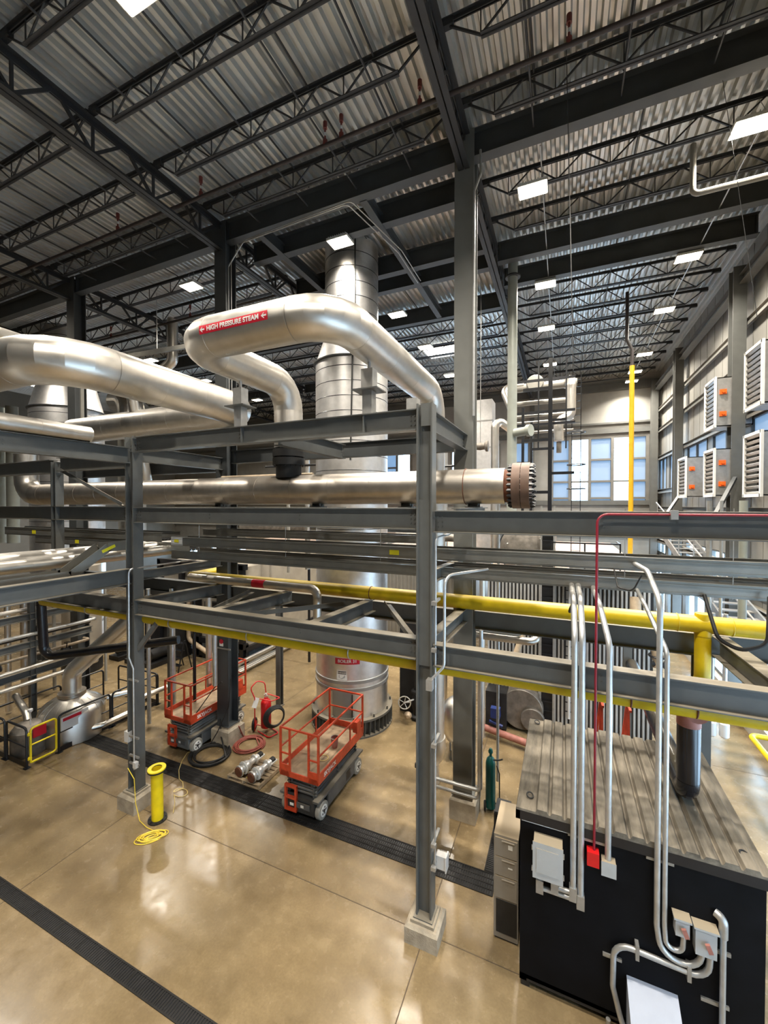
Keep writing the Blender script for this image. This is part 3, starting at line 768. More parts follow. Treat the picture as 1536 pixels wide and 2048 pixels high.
# ------------------------------------------------------------------ high pressure steam pipe
HZ, HR = 10.06, .335
xv, xr_, y1, hy, hz, hr = -6.03, -3.1, 5.22, 8.06, 7.575, .345
hp = pipe('steam_pipe', 'thick silver steam pipe loop labelled high pressure steam above the front rack', 'pipe',
     [(xv, hy, 8.57), (xv, hy, HZ), (xv, y1, HZ), (xr_, y1, HZ-.02), (xr_, 10.15, HZ), (xr_, 10.15, 1.15)], HR, 'jacket', .62, 36, .95, capn=False)
fl = MB().cyl((xv, hy, 8.16), (xv, hy, 8.33), .375, n=32).cyl((xv, hy, 8.36), (xv, hy, 8.53), .375, n=32).cyl((xv, hy, 7.86), (xv, hy, 8.56), .30, n=32)
fl.build('flange_pair', 'rubber', hp, 30)
b = MB()
for i in range(16):
    a = 2*PI*i/16; b.cyl((xv+.335*math.cos(a), hy+.335*math.sin(a), 8.13), (xv+.335*math.cos(a), hy+.335*math.sin(a), 8.56), .014, n=6)
b.build('flange_bolts', 'black', hp)
def pipe_label(txt, size, xc, length, height, yc, zc, r, a0, parent, arrow=True, m_bg='redlabel'):
    """sticker wrapped round a pipe along x; a0 = angle of its middle from the horizontal, toward the viewer"""
    b = MB(); n = 8; rr = r+.004; da = height/r
    for i in range(n+1):
        a = a0+da*(i/n-.5)
        for x in (xc-length/2, xc+length/2): b.v.append((x, yc-rr*math.cos(a), zc+rr*math.sin(a)))
    b.f = [(2*i, 2*i+1, 2*i+3, 2*i+2) for i in range(n)]
    bg = b.build('pipe_label', m_bg, parent)
    vs, fs = text_mesh(txt, size, .004)
    vs, fs = fine_cut(vs, fs, .1)
    w = max(v.x for v in vs)-min(v.x for v in vs); k = (length*.76)/w; rr = r+.0065
    out = [(xc+length*.0+v.x*k, yc-rr*math.cos(a0+v.y/r), zc+rr*math.sin(a0+v.y/r)) for v in vs]
    MB().add(out, fs).build('lettering', 'white', bg)
    if arrow:
        for sx in (-1, 1):
            x0 = xc+sx*length*.45; hh = height*.3
            pts = [(-.05, 0), (.0, hh), (.012, hh), (-.01, hh*.3), (.05, hh*.3), (.05, -hh*.3), (-.01, -hh*.3), (.012, -hh), (0, -hh)]
            MB().add([(x0+px, yc-rr*math.cos(a0+py/r), zc+rr*math.sin(a0+py/r)) for px, py in pts], [tuple(range(len(pts)))]).build('arrow', 'white', bg)
pipe_label('HIGH PRESSURE STEAM', .1, -4.72, 1.38, .135, y1, HZ, HR, math.radians(-4), hp)
pipe_label('HIGH PRESSURE STEAM', .1, -4.5, 1.38, .135, y1, HZ, HR, math.radians(-88), hp)

# ------------------------------------------------------------------ header pipe with blind flange
t = T('header_pipe', 'big horizontal silver header pipe with a bolted brown blind flange at its right end', 'pipe', (-8, hy, hz))
b = MB().tube([(-16.55, hy, hz), (-1.0, hy, hz)], hr, 40)
for x in [-16+1.02*i for i in range(15)]: b.cyl((x-.012, hy, hz), (x+.012, hy, hz), hr+.004, n=40)
b.build('jacket_run', 'jacket2', t, 20)
arc = fillet([(-16.5, hy, hz), (-17.2, hy, hz), (-17.2, hy, hz+1.4)], .6, 5)
MB().tube(arc, hr, 36).build('elbow', 'jacket', t, 16.5)
MB().cyl((-1.0, hy, hz), (-.86, hy, hz), hr-.03, n=36).build('neck', 'rust', t)
MB().cyl((-.86, hy, hz), (-.71, hy, hz), .43, n=48).cyl((-.70, hy, hz), (-.55, hy, hz), .43, n=48).build('flange_pair', 'flange', t, 30)
b = MB()
for i in range(24):
    a = 2*PI*i/24; p = (hy+.385*math.cos(a), hz+.385*math.sin(a))
    b.cyl((-.94, *p), (-.47, *p), .02, n=6); b.cyl((-.92, *p), (-.865, *p), .036, n=6); b.cyl((-.55, *p), (-.495, *p), .036, n=6)
b.build('stud_bolts', 'black', t)
b = MB()
b.torus((-1.75, hy, hz), hr+.006, .008, (1,0,0), 36)
b.build('wire_tie', 'rust', t)
for x in (-8.2, -5.2, -3.0, -1.6):
    one(MB().box((x-.15, hy-.14, 7.16), (x+.15, hy+.14, 7.18)).box((x-.12, hy-.012, 7.18), (x+.12, hy+.012, 7.26)).box((x-.1, hy-.1, 7.18), (x-.09, hy+.1, 7.27)).box((x+.09, hy-.1, 7.18), (x+.1, hy+.1, 7.27)), 'pipe_shoe', 'frame',
        'small steel shoe under the header pipe, %s' % {-8.2: 'just right of the left column', -5.2: 'below the black flange', -3.0: 'left of the middle column', -1.6: 'right of the middle column'}[x], 'support')
    beam((x, YF+.1, 7.16), (x, YB-.15, 7.16), .2, .14, 'short cross beam under the header pipe, %s' % {-8.2: 'just right of the left column', -5.2: 'below the black flange', -3.0: 'left of the middle column', -1.6: 'right of the middle column'}[x])

# ------------------------------------------------------------------ large expansion loop at upper left
PX, PZ, PR = -8.0, 9.78, .42
pipe('steam_pipe', 'fat silver pipe sweeping in from the left edge at eye level above the rack', 'pipe',
     [(-14.0, 4.1, PZ), (PX, 4.1, PZ), (PX, 8.74, PZ), (-15.6, 8.74, PZ)], PR, 'jacket', [.95, .6], 40, 1.0, elbow_n=5)
pipe('steam_pipe', 'silver capped pipe resting on the bluish beam at the left edge', 'pipe', [(LX+.02, 1.0, 8.72), (LX+.02, 5.5, 8.72)], .165, 'jacket', None, 28, .9)
pipe('steam_pipe', 'thinner silver pipe at the left edge above the fat pipe', 'pipe', [(-12.3, 1.5, 11.35), (-12.3, 8.4, 11.25), (-12.3, 9.0, 8.0)], .15, 'jacket', .4, 24, .9)
pipe('silver_duct', 'slender silver downcomer duct far behind the loop of the steam pipe', 'duct', [(-15.4, 12.5, 15.2), (-15.4, 12.5, 13.4), (-16.5, 12.5, 12.9), (-17.2, 12.5, 12.4)], .22, 'jacket', .3, 20, .8)
one(MB().bar((-16.9, 11, 13.25), (-12.5, 11, 13.1), .1, .16), 'cable_tray', 'tray', 'pale strut tray hanging in the air behind the two steam pipes', 'cable tray')
rod((-14.4, 11, 15.4), (-14.4, 11, 13.2), .012, 'galv', 'thin rod holding the pale strut tray')
rod((-15.9, 9.15, 9.2), (-15.9, 9.15, 11.6), .06, 'pale', 'pale upright pipe at the column in front of the left stack', 'conduit', 'conduit')

# ------------------------------------------------------------------ yellow gas pipes
gy, gz, gr = YF+.22, 4.49, .125
t = T('gas_pipe', 'yellow gas pipe hung under the lowest front rack beam', 'pipe', (0, gy, gz))
MB().tube([(-13.5, gy, gz), (5.55, gy, gz-.04)], gr, 28).build('pipe_run', 'yellow', t)
for x in (-11.4, -8.3, -6.0, -3.6, 1.66, .9):
    b = MB().torus((x, gy, gz-.01), gr+.012, .012, (1,0,0), 24, 6); b.cyl((x, gy-.12, gz+.1), (x, gy-.12, gz+.24), .014, n=6).cyl((x, gy+.12, gz+.1), (x, gy+.12, gz+.24), .014, n=6)
    b.build('hanger_clamp', 'galv' if x < 0 else 'rust', t)
uy, uz, ur = 9.04, 5.05, .155
t = T('gas_pipe', 'upper yellow gas pipe lying on the low rear rack beams', 'pipe', (0, uy, uz))
MB().tube([(-10.4, uy, uz), (5.55, uy, uz)], ur, 32).build('pipe_run', 'yellow', t)
for x in (-4.3, 1.95, 2.75): MB().torus((x, uy, uz), ur, .012, (1,0,0), 32, 6).build('weld_bead', 'rust' if x < 0 else 'yellow', t)
MB().lathe([(ur*.85, -.2), (ur*.85, .16), (.12, .2), (0, .21)], (2.34, uy, uz), (0,0,1), 24).build('tee', 'yellow', t)
pipe('gas_pipe', 'upright yellow gas pipe dropping from the upper gas pipe at the right', 'pipe', [(2.34, uy, uz-.1), (2.34, uy, 3.85), (1.2, uy, 3.85)], .125, 'yellow', .25, 24)
pipe('gas_pipe', 'yellow gas pipe stub rising behind the left column', 'pipe', [(-10.3, uy, uz), (-10.3, uy+1.6, uz)], .14, 'yellow', None, 24)
t = pipe('steam_pipe', 'small silver insulated pipe with a red band lying beside the upper yellow pipe', 'pipe', [(-9.9, 8.55, 5.13), (-5.55, 8.55, 5.13), (-5.55, 8.55, 3.9)], .105, 'jacket', .2, 24, .9)
MB().cyl((-7.55, 8.55, 5.13), (-7.15, 8.55, 5.13), .11, n=24).build('red_band', 'redlabel', t)
for i in range(2):
    pipe('small_pipe', 'thin pale pipe under the rear beam, %s of two' % ('front' if i == 0 else 'rear'), 'pipe', [(-4.6, 9.9+.25*i, 4.2), (-.9, 9.9+.25*i, 4.2), (-.9, 10.6+.25*i, 4.2)], .05 if i == 0 else .04, 'pale', .1, 14, single=True)
t = pipe('steam_pipe', 'silver pipe with an elbow right of the tall column at rack level', 'pipe', [(-2.9, 9.95, 4.05), (-.55, 9.95, 4.05), (-.55, 10.9, 4.3)], .085, 'jacket2', .18, 20, .8)

# ------------------------------------------------------------------ cable trays
def tray(x0, x1, y0, y1, zt, h, lab, covers=()):
    t = T('cable_tray', lab, 'cable tray', ((x0+x1)/2, (y0+y1)/2, zt))
    for y, s in ((y0, 1), (y1, -1)):
        b = MB().box((x0, y-.003, zt-h), (x1, y+.003, zt)).box((x0, y-.018, zt-.05), (x1, y, zt-.042)).box((x0, y-.018, zt-h+.035), (x1, y, zt-h+.043)).box((x0, y-.018, zt-.006), (x1, y, zt)).box((x0, min(y, y+s*.03), zt-.006), (x1, max(y, y+s*.03), zt)).box((x0, min(y, y+s*.03), zt-h), (x1, max(y, y+s*.03), zt-h+.006))
        b.build('side_rail', 'tray', t)
    r = MB(); x = x0+.1
    while x < x1: r.box((x, y0, zt-h+.01), (x+.04, y1, zt-h+.035)); x += .3
    r.build('rungs', 'tray', t)
    c = MB()
    for k in range(5): c.tube([(x0+.05, y0+.08+(y1-y0-.16)*k/4, zt-h+.06), (x1-.05, y0+.08+(y1-y0-.16)*k/4, zt-h+.06)], .02, 6)
    c.build('cables', 'rubber', t)
    for cx in covers: MB().box((cx-.1, y0-.007, zt-h*.75), (cx+.1, y0-.003, zt-h*.3)).build('sticker', 'yellowtag', t)
    return t
tr = tray(-9.15, 5.5, 7.35, 7.85, 6.40, .215, 'upper long aluminium cable tray under the header pipe', (-3.0,))
MB().box((-9.15, 7.335, 6.2), (-8.75, 7.347, 6.41)).build('end_cover', 'plastic', tr)
MB().box((-9.03, 7.328, 6.27), (-8.88, 7.334, 6.34)).build('sticker', 'yellowtag', tr)
tray(-9.15, 5.5, 7.35, 8.15, 6.06, .2, 'lower long aluminium cable tray above the upper yellow pipe')
tray(-9.15, -2.6, 8.35, 8.85, 6.55, .17, 'thin rear cable tray behind the two long ones')
tray(-17, -9.5, 7.35, 7.9, 6.5, .25, 'cable tray continuing left behind the short post', (-15.3,))
tray(-17, -9.5, 8.2, 8.9, 6.15, .25, 'lower cable tray continuing left behind the short post', (-14.6,))
# bent wireway from the left
t = T('wireway', 'bent aluminium wireway rising toward the left column', 'cable tray', (-9.95, 5.5, 5.8))
pth = [(1.2, 5.68), (5.35, 5.68), (6.15, 6.22), (6.9, 6.22)]
for x in (-10.15, -9.75):
    b = MB()
    for (ya, za), (yb, zb) in zip(pth, pth[1:]): b.bar((x, ya, za), (x, yb, zb), .008, .2)
    b.build('side_rail', 'tray', t)
b = MB()
for (ya, za), (yb, zb) in zip(pth, pth[1:]): b.bar((-9.95, ya, za-.08), (-9.95, yb, zb-.08), .4, .01)
b.build('bottom_sheet', 'tray', t)
MB().bar((-9.742, 6.0, 6.13), (-9.742, 6.3, 6.25), .004, .07).build('sticker', 'yellowtag', t)
for i, (x, z, r, w) in enumerate(((-10.45, 5.92, .14, 'nearest'), (-10.85, 6.0, .16, 'middle'), (-11.3, 6.02, .13, 'farthest'))):
    pipe('steam_pipe', 'silver insulated pipe running along the left side rack, %s of three' % w, 'pipe', [(x, 1.0, z), (x, 8.9, z)], r, 'jacket', None, 24, .9)

# ------------------------------------------------------------------ conduits on the front columns
pipe('conduit', 'pale conduit clipped down the front of the left column', 'conduit', [(LX+.3, 8.6, 5.75), (LX+.1, 6.28, 5.72), (LX+.1, 6.27, 3.65), (LX+.2, 6.3, 3.4), (LX+.2, 6.3, 1.02)], .02, 'conduit', .12, 8, single=True)
for z in (3.1, 1.75, 1.3, 1.12):
    one(MB().box((LX-.02, 6.325, z-.02), (LX+.3, 6.365, z+.02)), 'strut_clamp', 'galv', 'small steel strut clamp on the front left column, %s' % {3.1: 'the highest', 1.75: 'waist high', 1.3: 'above the spool top', 1.12: 'the lowest'}[z], 'clamp')
one(MB().box((LX-.24, 6.36, 1.55), (LX-.1, 6.46, 1.8)), 'junction_box', 'plastic', 'small white box on the left side of the front left column', 'box')
one(MB().box((LX+.2, 6.26, 1.08), (LX+.3, 6.34, 1.22)), 'outlet_box', 'plastic', 'small outlet box low on the front left column above the yellow spool', 'box')
pipe('conduit', 'straight pale conduit down the right flange of the middle column', 'conduit', [(-1.55, 7.3, 7.0), (-1.72, 6.6, 6.72), (-1.885, 6.4, 6.68), (-1.885, 6.39, 1.25)], .017, 'conduit', .1, 8, single=True)
pipe('conduit', 'bent pale conduit beside the middle column, ending at a small box', 'conduit', [(-1.2, 7.3, 6.08), (-1.72, 6.35, 6.08), (-1.72, 6.33, 4.62), (-1.9, 6.27, 4.42)], .022, 'conduit', .18, 8, single=True)
one(MB().box((-1.98, 6.18, 4.25), (-1.88, 6.3, 4.42)), 'junction_box', 'conduit', 'small junction box on the middle column just below the yellow pipe', 'box')
for z, w in ((5.62, 'highest'), (4.86, 'at the low beam'), (3.3, 'below the yellow pipe'), (1.66, 'low'), (1.28, 'lowest')):
    one(MB().box((-1.93, 6.33, z-.02), (-1.885, 6.7, z+.02)).box((-1.93, 6.3, z-.03), (-1.85, 6.36, z+.03)), 'strut_clamp', 'galv', 'small strut clamp on the right flange of the middle column, %s' % w, 'clamp')
one(MB().box((-1.9, 6.5, 1.14), (-1.74, 6.62, 1.36)).box((-1.74, 6.48, 1.12), (-1.72, 6.64, 1.38)), 'outlet_box', 'plastic', 'white outlet box low on the middle column', 'box')

# ------------------------------------------------------------------ scissor lifts (local frame: front = -y, origin on the floor)
def scissor_lift():
    W, L = .52, 1.12
    t = T('scissor_lift', 'x', 'lift', (0,0,0), 'orange-red scissor lifts')
    c = MB().box((-W+.13, -L+.03, .14), (W-.13, L-.05, .5)).box((-W+.02, -L+.42, .13), (-W+.13, L-.45, .46)).box((W-.13, -L+.42, .13), (W-.02, L-.45, .46))
    c.build('chassis', 'lift_dark', t)
    b = MB()
    for s in (-1, 1): b.bar((s*(W-.07), -L+.0, .5), (s*(W-.07), L-.02, .5), .16, .05); b.box((s*(W-.04)-.03, -L+.45, .14), (s*(W-.04)+.03, L-.5, .45))
    b.build('side_skirt', 'lift_grey', t)
    MB().box((W-.012, .2, .2), (W-.006, .42, .42)).build('side_opening', 'black', t)
    for x in (-1, 1):
        for y in (-L+.24, L-.27):
            w = MB().lathe([(.10, -.065), (.19, -.06), (.2, -.04), (.2, .04), (.19, .06), (.10, .065)], (x*(W-.06), y, .2), (1,0,0), 28).build('wheel', 'tyre', t)
            MB().lathe([(.13, -.072), (.13, .072)], (x*(W-.06), y, .2), (1,0,0), 24).build('hub', 'white', w)
            h = MB()
            for k in range(5):
                a = 2*PI*k/5
                h.cyl((x*(W-.06)-.076, y+.075*math.cos(a), .2+.075*math.sin(a)), (x*(W-.06)+.076, y+.075*math.cos(a), .2+.075*math.sin(a)), .022, n=8)
            h.cyl((x*(W-.06)-.08, y, .2), (x*(W-.06)+.08, y, .2), .04, n=10); h.build('hub_holes', 'black', w)
    # folded scissor arms
    n = 5
    for k in range(n):
        z = .56+.082*k; q = .05 if k % 2 else -.05
        s1 = MB()
        for s in (-1, 1):
            s1.bar((s*.34, -L+.1, z+q*.3), (s*.34, L-.12, z-q*.3), .05, .075); s1.bar((s*.27, -L+.12, z-q*.3), (s*.27, L-.1, z+q*.3), .05, .075)
        s1.cyl((-.4, -L+.14, z), (.4, -L+.14, z), .03, n=10).cyl((-.4, L-.16, z), (.4, L-.16, z), .03, n=10).cyl((-.4, 0, z), (.4, 0, z), .03, n=10)
        s1.build('scissor_arm', 'lift_grey', t)
    MB().box((-.2, -L+.2, .5), (.2, L-.2, .92)).build('lift_cylinder', 'lift_dark', t)
    # ladder
    b = MB().box((-.38, -L-.03, .16), (-.33, -L+.03, .74)).box((-.1, -L-.03, .16), (-.05, -L+.03, .74)).box((-.38, -L-.03, .69), (-.05, -L+.03, .75)).box((-.38, -L-.03, .43), (-.05, -L+.03, .48)).box((-.38, -L-.03, .15), (-.05, -L+.03, .2))
    b.build('ladder', 'lift_red', t)
    MB().box((-.05, -L-.015, .27), (.3, -L, .4)).build('control_plate', 'lift_grey', t)
    MB().box((-.22, -L-.036, .3), (-.12, -L-.031, .36)).box((.06, -L-.019, .3), (.14, -L-.015, .36)).build('stickers', 'blank', t)
    # platform
    z0 = .98
    MB().box((-W, -L+.02, z0), (W, L, z0+.04)).build('platform_deck', 'lift_floor', t)
    b = MB()
    b.box((-W, -L, z0-.07), (W, -L+.025, z0+.05)).box((-W, L-.02, z0-.05), (W, L, z0+.2))
    for s in (-1, 1): b.box((s*W-.012, -L, z0-.07), (s*W+.012, L, z0+.17))
    b.box((-W-.012, -L, z0-.07), (-W+.26, -L+.02, z0+.2)).box((W-.26, -L, z0-.07), (W+.012, -L+.02, z0+.2))
    b.build('toe_board', 'lift_red', t)
    r = MB(); p = .019
    zt, zm = 2.02, 1.55
    for s in (-1, 1):
        r.bar((s*W, -L, zt), (s*W, L, zt), .036, .036); r.bar((s*W, -L, zm), (s*W, L, zm), .03, .03)
        for y in (-L+.02, L-.02): r.bar((s*W, y, z0), (s*W, y, zt), .04, .05)
        r.bar((s*W, L*.35, z0+.1), (s*W, L*.35, zm), .03, .03)
    r.bar((-W, L-.02, zt), (W, L-.02, zt), .036, .036); r.bar((-W, L-.02, zm), (W, L-.02, zm), .03, .03)
    r.bar((-W, -L+.02, zt), (W, -L+.02, zt), .036, .036)
    for s in (-1, 1): r.bar((s*(W-.26), -L+.02, z0), (s*(W-.26), -L+.02, zt), .04, .045); r.bar((s*W, -L+.02, zm-.12), (s*(W-.26), -L+.02, zm-.12), .03, .03)
    r.build('guard_rail', 'lift_red', t)
    MB().box((W-.1, .72, z0+.18), (W+.03, .95, z0+.46)).build('control_box', 'lift_red', t)
    flat_text('SKYJACK', .135, (W+.014, -L+.5, z0+.045), (0,1,0), (0,0,1), .004).build('lettering', 'white', t)
    return t
lift = scissor_lift(); LABELS['x'].pop()
def settle(o, loc, lab, rz=0):
    o.location = loc; o.rotation_euler = (0, 0, rz); o['label'] = lab; LABELS.setdefault(lab, []).append((o.name, 'g'))
settle(lift, (-5.5, 8.8, 0), 'near orange-red scissor lift with dark arms, in front of the boiler stack')
far = copy_thing(lift, (-10.25, 9.5, 0), 0, 'far orange-red scissor lift with grey arms, partly behind the building column')
for c in far.children:
    if c.name.startswith(('scissor_arm', 'chassis')):
        c.material_slots[0].link = 'OBJECT'; c.material_slots[0].material = M['lift_pale']
# things on the near lift
t = T('bucket', 'small rusty bucket standing on the deck of the near scissor lift', 'bucket', (-5.3, 8.95, 1.02))
MB().lathe([(.07, 0), (.1, .26), (.09, .26), (.065, .02)], (-5.3, 8.95, 1.02), (0,0,1), 18).build('body', 'pinkpipe', t); MB().torus((-5.3, 8.95, 1.28), .1, .006).build('rim', 'galv', t)
one(MB().tube([(-5.32+.12*math.cos(a*.4), 8.45+.12*math.sin(a*.4), 1.028+.0004*a) for a in range(17)], .008, 6), 'cord_loop', 'cordpale', 'pale cord loop on the deck of the near scissor lift', 'cord')

# ------------------------------------------------------------------ yellow flanged pipe spool
x, y = -8.47, 6.38
t = T('pipe_spool', 'upright yellow pipe spool with flanged ends beside the front left column', 'pipe', (x, y, 0))
ax = V((.03, -.03, 1)).normalized()
def up(h): return tuple(V((x, y, 0))+ax*h)
MB().tube([up(.03), up(1.2)], .125, 28, False).tube([up(.03), up(1.2)], .11, 28, False).build('barrel', 'yellow2', t)
MB().lathe([(.11, 1.2), (.19, 1.2), (.19, 1.225), (.11, 1.225)], (x, y, 0), ax, 32, False).build('flange', 'yellow2', t)
MB().lathe([(.12, 1.165), (.192, 1.165), (.192, 1.199), (.12, 1.199)], (x, y, 0), ax, 32, False).build('flange_edge', 'rubber', t)
b = MB().lathe([(.12, .0), (.2, .0), (.2, .035), (.12, .036)], (x, y, 0), ax, 32, False)
for i in range(8): b.cyl((x+.165*math.cos(PI*i/4), y+.165*math.sin(PI*i/4), .03), (x+.165*math.cos(PI*i/4), y+.165*math.sin(PI*i/4), .05), .015, n=6)
b.build('flange', 'rubber', t)
MB().lathe([(.02, 1.0), (.108, 1.0)], (x, y, 0), ax, 24).build('bore', 'rust', t)

def coil(cx, cy, R, r, turns, jit, wire, squash=1., rot=0., n=40, z0=0., tail=()):
    pts = []
    rnd = random.Random(int(cx*100)); ph = [rnd.uniform(0, 6.28) for _ in range(4)]
    for i in range(int(turns*n)+1):
        a = 2*PI*i/n; k = i/n
        rr = R+jit*math.sin(ph[0]+k*2.4)+jit*.6*math.sin(a*.37+ph[1])
        ox = jit*.5*math.sin(ph[2]+k*1.3); oy = jit*.5*math.cos(ph[3]+k*1.7)
        px, py = rr*math.cos(a)+ox, rr*squash*math.sin(a)+oy
        pts.append((cx+px*math.cos(rot)-py*math.sin(rot), cy+px*math.sin(rot)+py*math.cos(rot), z0+r+(r*1.5*(i/(turns*n))*2+r*.6*(1+math.sin(k*5))*.5)))
    return pts
pts = coil(-9.23, 8.62, .5, .022, 9, .06, 0)
one(MB().tube(pts+[(-9.3, 9.1, .3), (-9.45, 9.2, .75)], .022, 7), 'hose_coil', 'rubber', 'black hose coil lying on the floor beside the far scissor lift', 'hose')
one(MB().tube(coil(-8.55, 9.46, .38, .018, 9, .06, 0)+[(-8.7, 9.9, .05), (-9.0, 9.7, .06), (-8.95, 9.45, .52)], .018, 7), 'hose_coil', 'hose_red', 'red hose coil on the floor in front of the red wheeled extinguisher', 'hose')
pts = [(-9.22, 6.2, 1.1), (-9.0, 6.2, .9), (-8.96, 6.2, .35), (-8.75, 6.15, .04), (-8.45, 6.1, .02)]+coil(-8.12, 5.98, .2, .009, 9, .07, 0, .5, .75)
one(MB().tube(pts, .009, 6), 'extension_cord', 'cord', 'tangled yellow extension cord at the foot of the yellow spool', 'cord')
pts = [(-8.3, 6.65, .012), (-8.55, 6.9, .012), (-8.75, 7.05, .012)]+[(-8.72+.2*math.cos(a), 7.2+.13*math.sin(a), .012+.001*i) for i, a in enumerate([-2.2+.5*i for i in range(13)])]+[(-8.8, 7.35, .012), (-9.0, 7.5, .012), (-9.2, 7.56, .014), (-9.5, 7.8, .02), (-9.75, 8.1, .014), (-9.95, 8.45, .014), (-9.8, 9.0, .014), (-9.5, 9.05, .014)]
one(MB().tube(fillet(pts, .05, 3), .008, 6), 'extension_cord', 'cordpale', 'thin pale cord wandering across the floor drain to the far scissor lift', 'cord')
pipe('cable', 'black cable hanging from the building column down to the hose coil', 'cable', [(-9.1, 9.3, 2.0), (-9.05, 9.15, 1.2), (-9.3, 8.95, .5), (-9.6, 8.95, .06)], .014, 'rubber', .3, 8, single=True)
pipe('cable', 'black cable sagging from the upright pipe beside the far scissor lift', 'cable', [(-9.0, 8.85, 2.1), (-9.3, 8.9, 1.9), (-9.95, 8.75, 1.0), (-10.1, 8.5, .3)], .014, 'rubber', .4, 8, single=True)
t = pipe('upright_pipe', 'pale upright pipe ending above the floor, in front of the far scissor lift', 'pipe', [(-8.9, 8.5, 4.35), (-8.9, 8.5, 2.15)], .062, 'conduit', None, 16)
one(MB().box((-9.6, 9.17, 2.9), (-9.0, 9.2, 2.94)), 'strut_clamp', 'galv', 'strut bar on the building column beside the far lift', 'clamp')
one(MB().cyl((-9.36, 9.18, 3.12), (-9.36, 9.2, 3.12), .07, n=16), 'sign_plate', 'redlabel', 'small red label on the building column beside the far lift', 'sign')
one(MB().box((-9.43, 9.185, 2.98), (-9.29, 9.2, 3.07)), 'sign_plate', 'blank', 'small white label under the red one on the building column', 'sign')

# ------------------------------------------------------------------ pallet with two valves
t = T('pallet', 'weathered wooden pallet on the floor beside the near scissor lift', 'pallet', (-7.5, 8.45, 0))
px0, px1, py0, py1 = -8.03, -6.97, 8.05, 8.93
for i in range(3):
    y0 = py0+(py1-py0-.09)*i/2; MB().box((px0, y0, .018), (px1, y0+.09, .028)).build('bottom_board', 'wood', t)
for i in range(3):
    x0 = px0+(px1-px0-.05)*i/2; MB().box((x0, py0, .028), (x0+.05, py1, .11)).build('stringer', 'wood', t)
for i in range(7):
    y0 = py0+(py1-py0-.095)*i/6
    if i in (1,): continue
    MB().box((px0, y0, .11), (px1, y0+.095, .128)).build('top_board', 'wood', t)
for i, (vx, vy, lab) in enumerate(((-7.68, 8.45, 'silver control valve lying on the pallet, left one'), (-7.22, 8.4, 'silver control valve lying on the pallet, right one'))):
    d = V((.12, 1, .08)).normalized(); c = V((vx, vy-.38, .27))
    v = T('control_valve', lab, 'valve', (vx, vy, .13), 'valves on the pallet')
    MB().lathe([(.115, 0), (.12, .0), (.12, .035), (.07, .04)], c, d, 24).build('rust_flange', 'rust', v)
    MB().lathe([(.1, .036), (.14, .04), (.14, .08), (.09, .09), (.1, .16), (.13, .2), (.135, .3), (.1, .36), (.08, .4), (.08, .52), (.13, .54), (.13, .58), (.09, .6), (.08, .68)], c, d, 28).build('body', 'valve', v)
    b = MB()
    for s in (-1, 1):
        q = c+d*.58+V((s*.1, 0, 0)); b.bar(q, q+d*.24, .02, .03)
    q = c+d*.81; b.bar(q-V((.11,0,0)), q+V((.11,0,0)), .03, .03)
    b.build('yoke', 'white', v)
    MB().lathe([(.12, .17), (.165, .18), (.165, .21), (.12, .22)], c, d, 20).build('body_rim', 'white', v)
    MB().lathe([(.06, .68), (.085, .7), (.085, .8), (.05, .83)], c, d, 20).build('stem_cap', 'rubber', v)
    MB().box((vx-.06, vy-.2, .128), (vx+.06, vy+.1, .2)).build('cradle', 'valve', v)
one(MB().torus((-7.42, 8.2, .145), .05, .014, (0,0,1), 20, 6), 'tape_roll', 'yellow2', 'small yellow ring on the pallet between the two valves', 'tape')

# ------------------------------------------------------------------ wheeled extinguisher
x, y = -8.62, 10.3
t = T('wheeled_extinguisher', 'red wheeled fire extinguisher with a black hose, left of a slim grey post', 'extinguisher', (x, y, 0))
MB().lathe([(.1, .12), (.155, .16), (.16, .2), (.16, .93), (.13, 1.0), (.06, 1.06), (.05, 1.1)], (x, y, 0), (0,0,1), 28).build('tank', 'red', t)
MB().cyl((x, y, 1.1), (x, y, 1.22), .035).cyl((x-.07, y, 1.16), (x+.07, y, 1.16), .022).build('valve_head', 'valve', t)
for sx, sy in ((-.38, -.1), (-.22, .34)):
    w = MB().torus((x+sx, y+sy, .2), .16, .045, (.92, .38, 0), 24, 8).build('wheel', 'rubber', t)
    MB().cyl((x+sx-.03, y+sy-.01, .2), (x+sx+.03, y+sy+.01, .2), .12, n=20).build('hub', 'red', w)
f = MB().tube(fillet([(x-.28, y-.2, .05), (x-.28, y-.2, 1.1), (x-.42, y-.24, 1.4), (x-.36, y, 1.55), (x-.15, y+.12, 1.5), (x-.1, y+.14, 1.05)], .12, 5), .018, 8)
f.tube(fillet([(x-.25, y-.15, 1.08), (x+.35, y-.15, 1.1), (x+.45, y+.15, 1.1), (x-.1, y+.2, 1.1)], .06, 4), .016, 8)
f.tube(fillet([(x-.2, y-.15, .04), (x+.35, y-.3, .03), (x+.45, y+.05, .03), (x, y+.2, .04)], .08, 4), .018, 8).tube([(x-.02, y, 1.06), (x-.02, y, 1.2)], .01, 6)
f.tube(fillet([(x-.3, y-.1, .2), (x, y, .15), (x, y, .3)], .05, 3), .016, 8)
f.build('frame', 'red', t)
b = MB()
for k in range(4): b.torus((x+.33+.025*k, y-.02, .55), .33-.022*k, .028, (.85, -.5, .02), 32, 7)
b.build('hose', 'rubber', t)
MB().bar((x-.3, y-.24, .98), (x-.12, y-.24, .98), .3, .006, (0, -.85, .5)).build('tag', 'plastic', t)

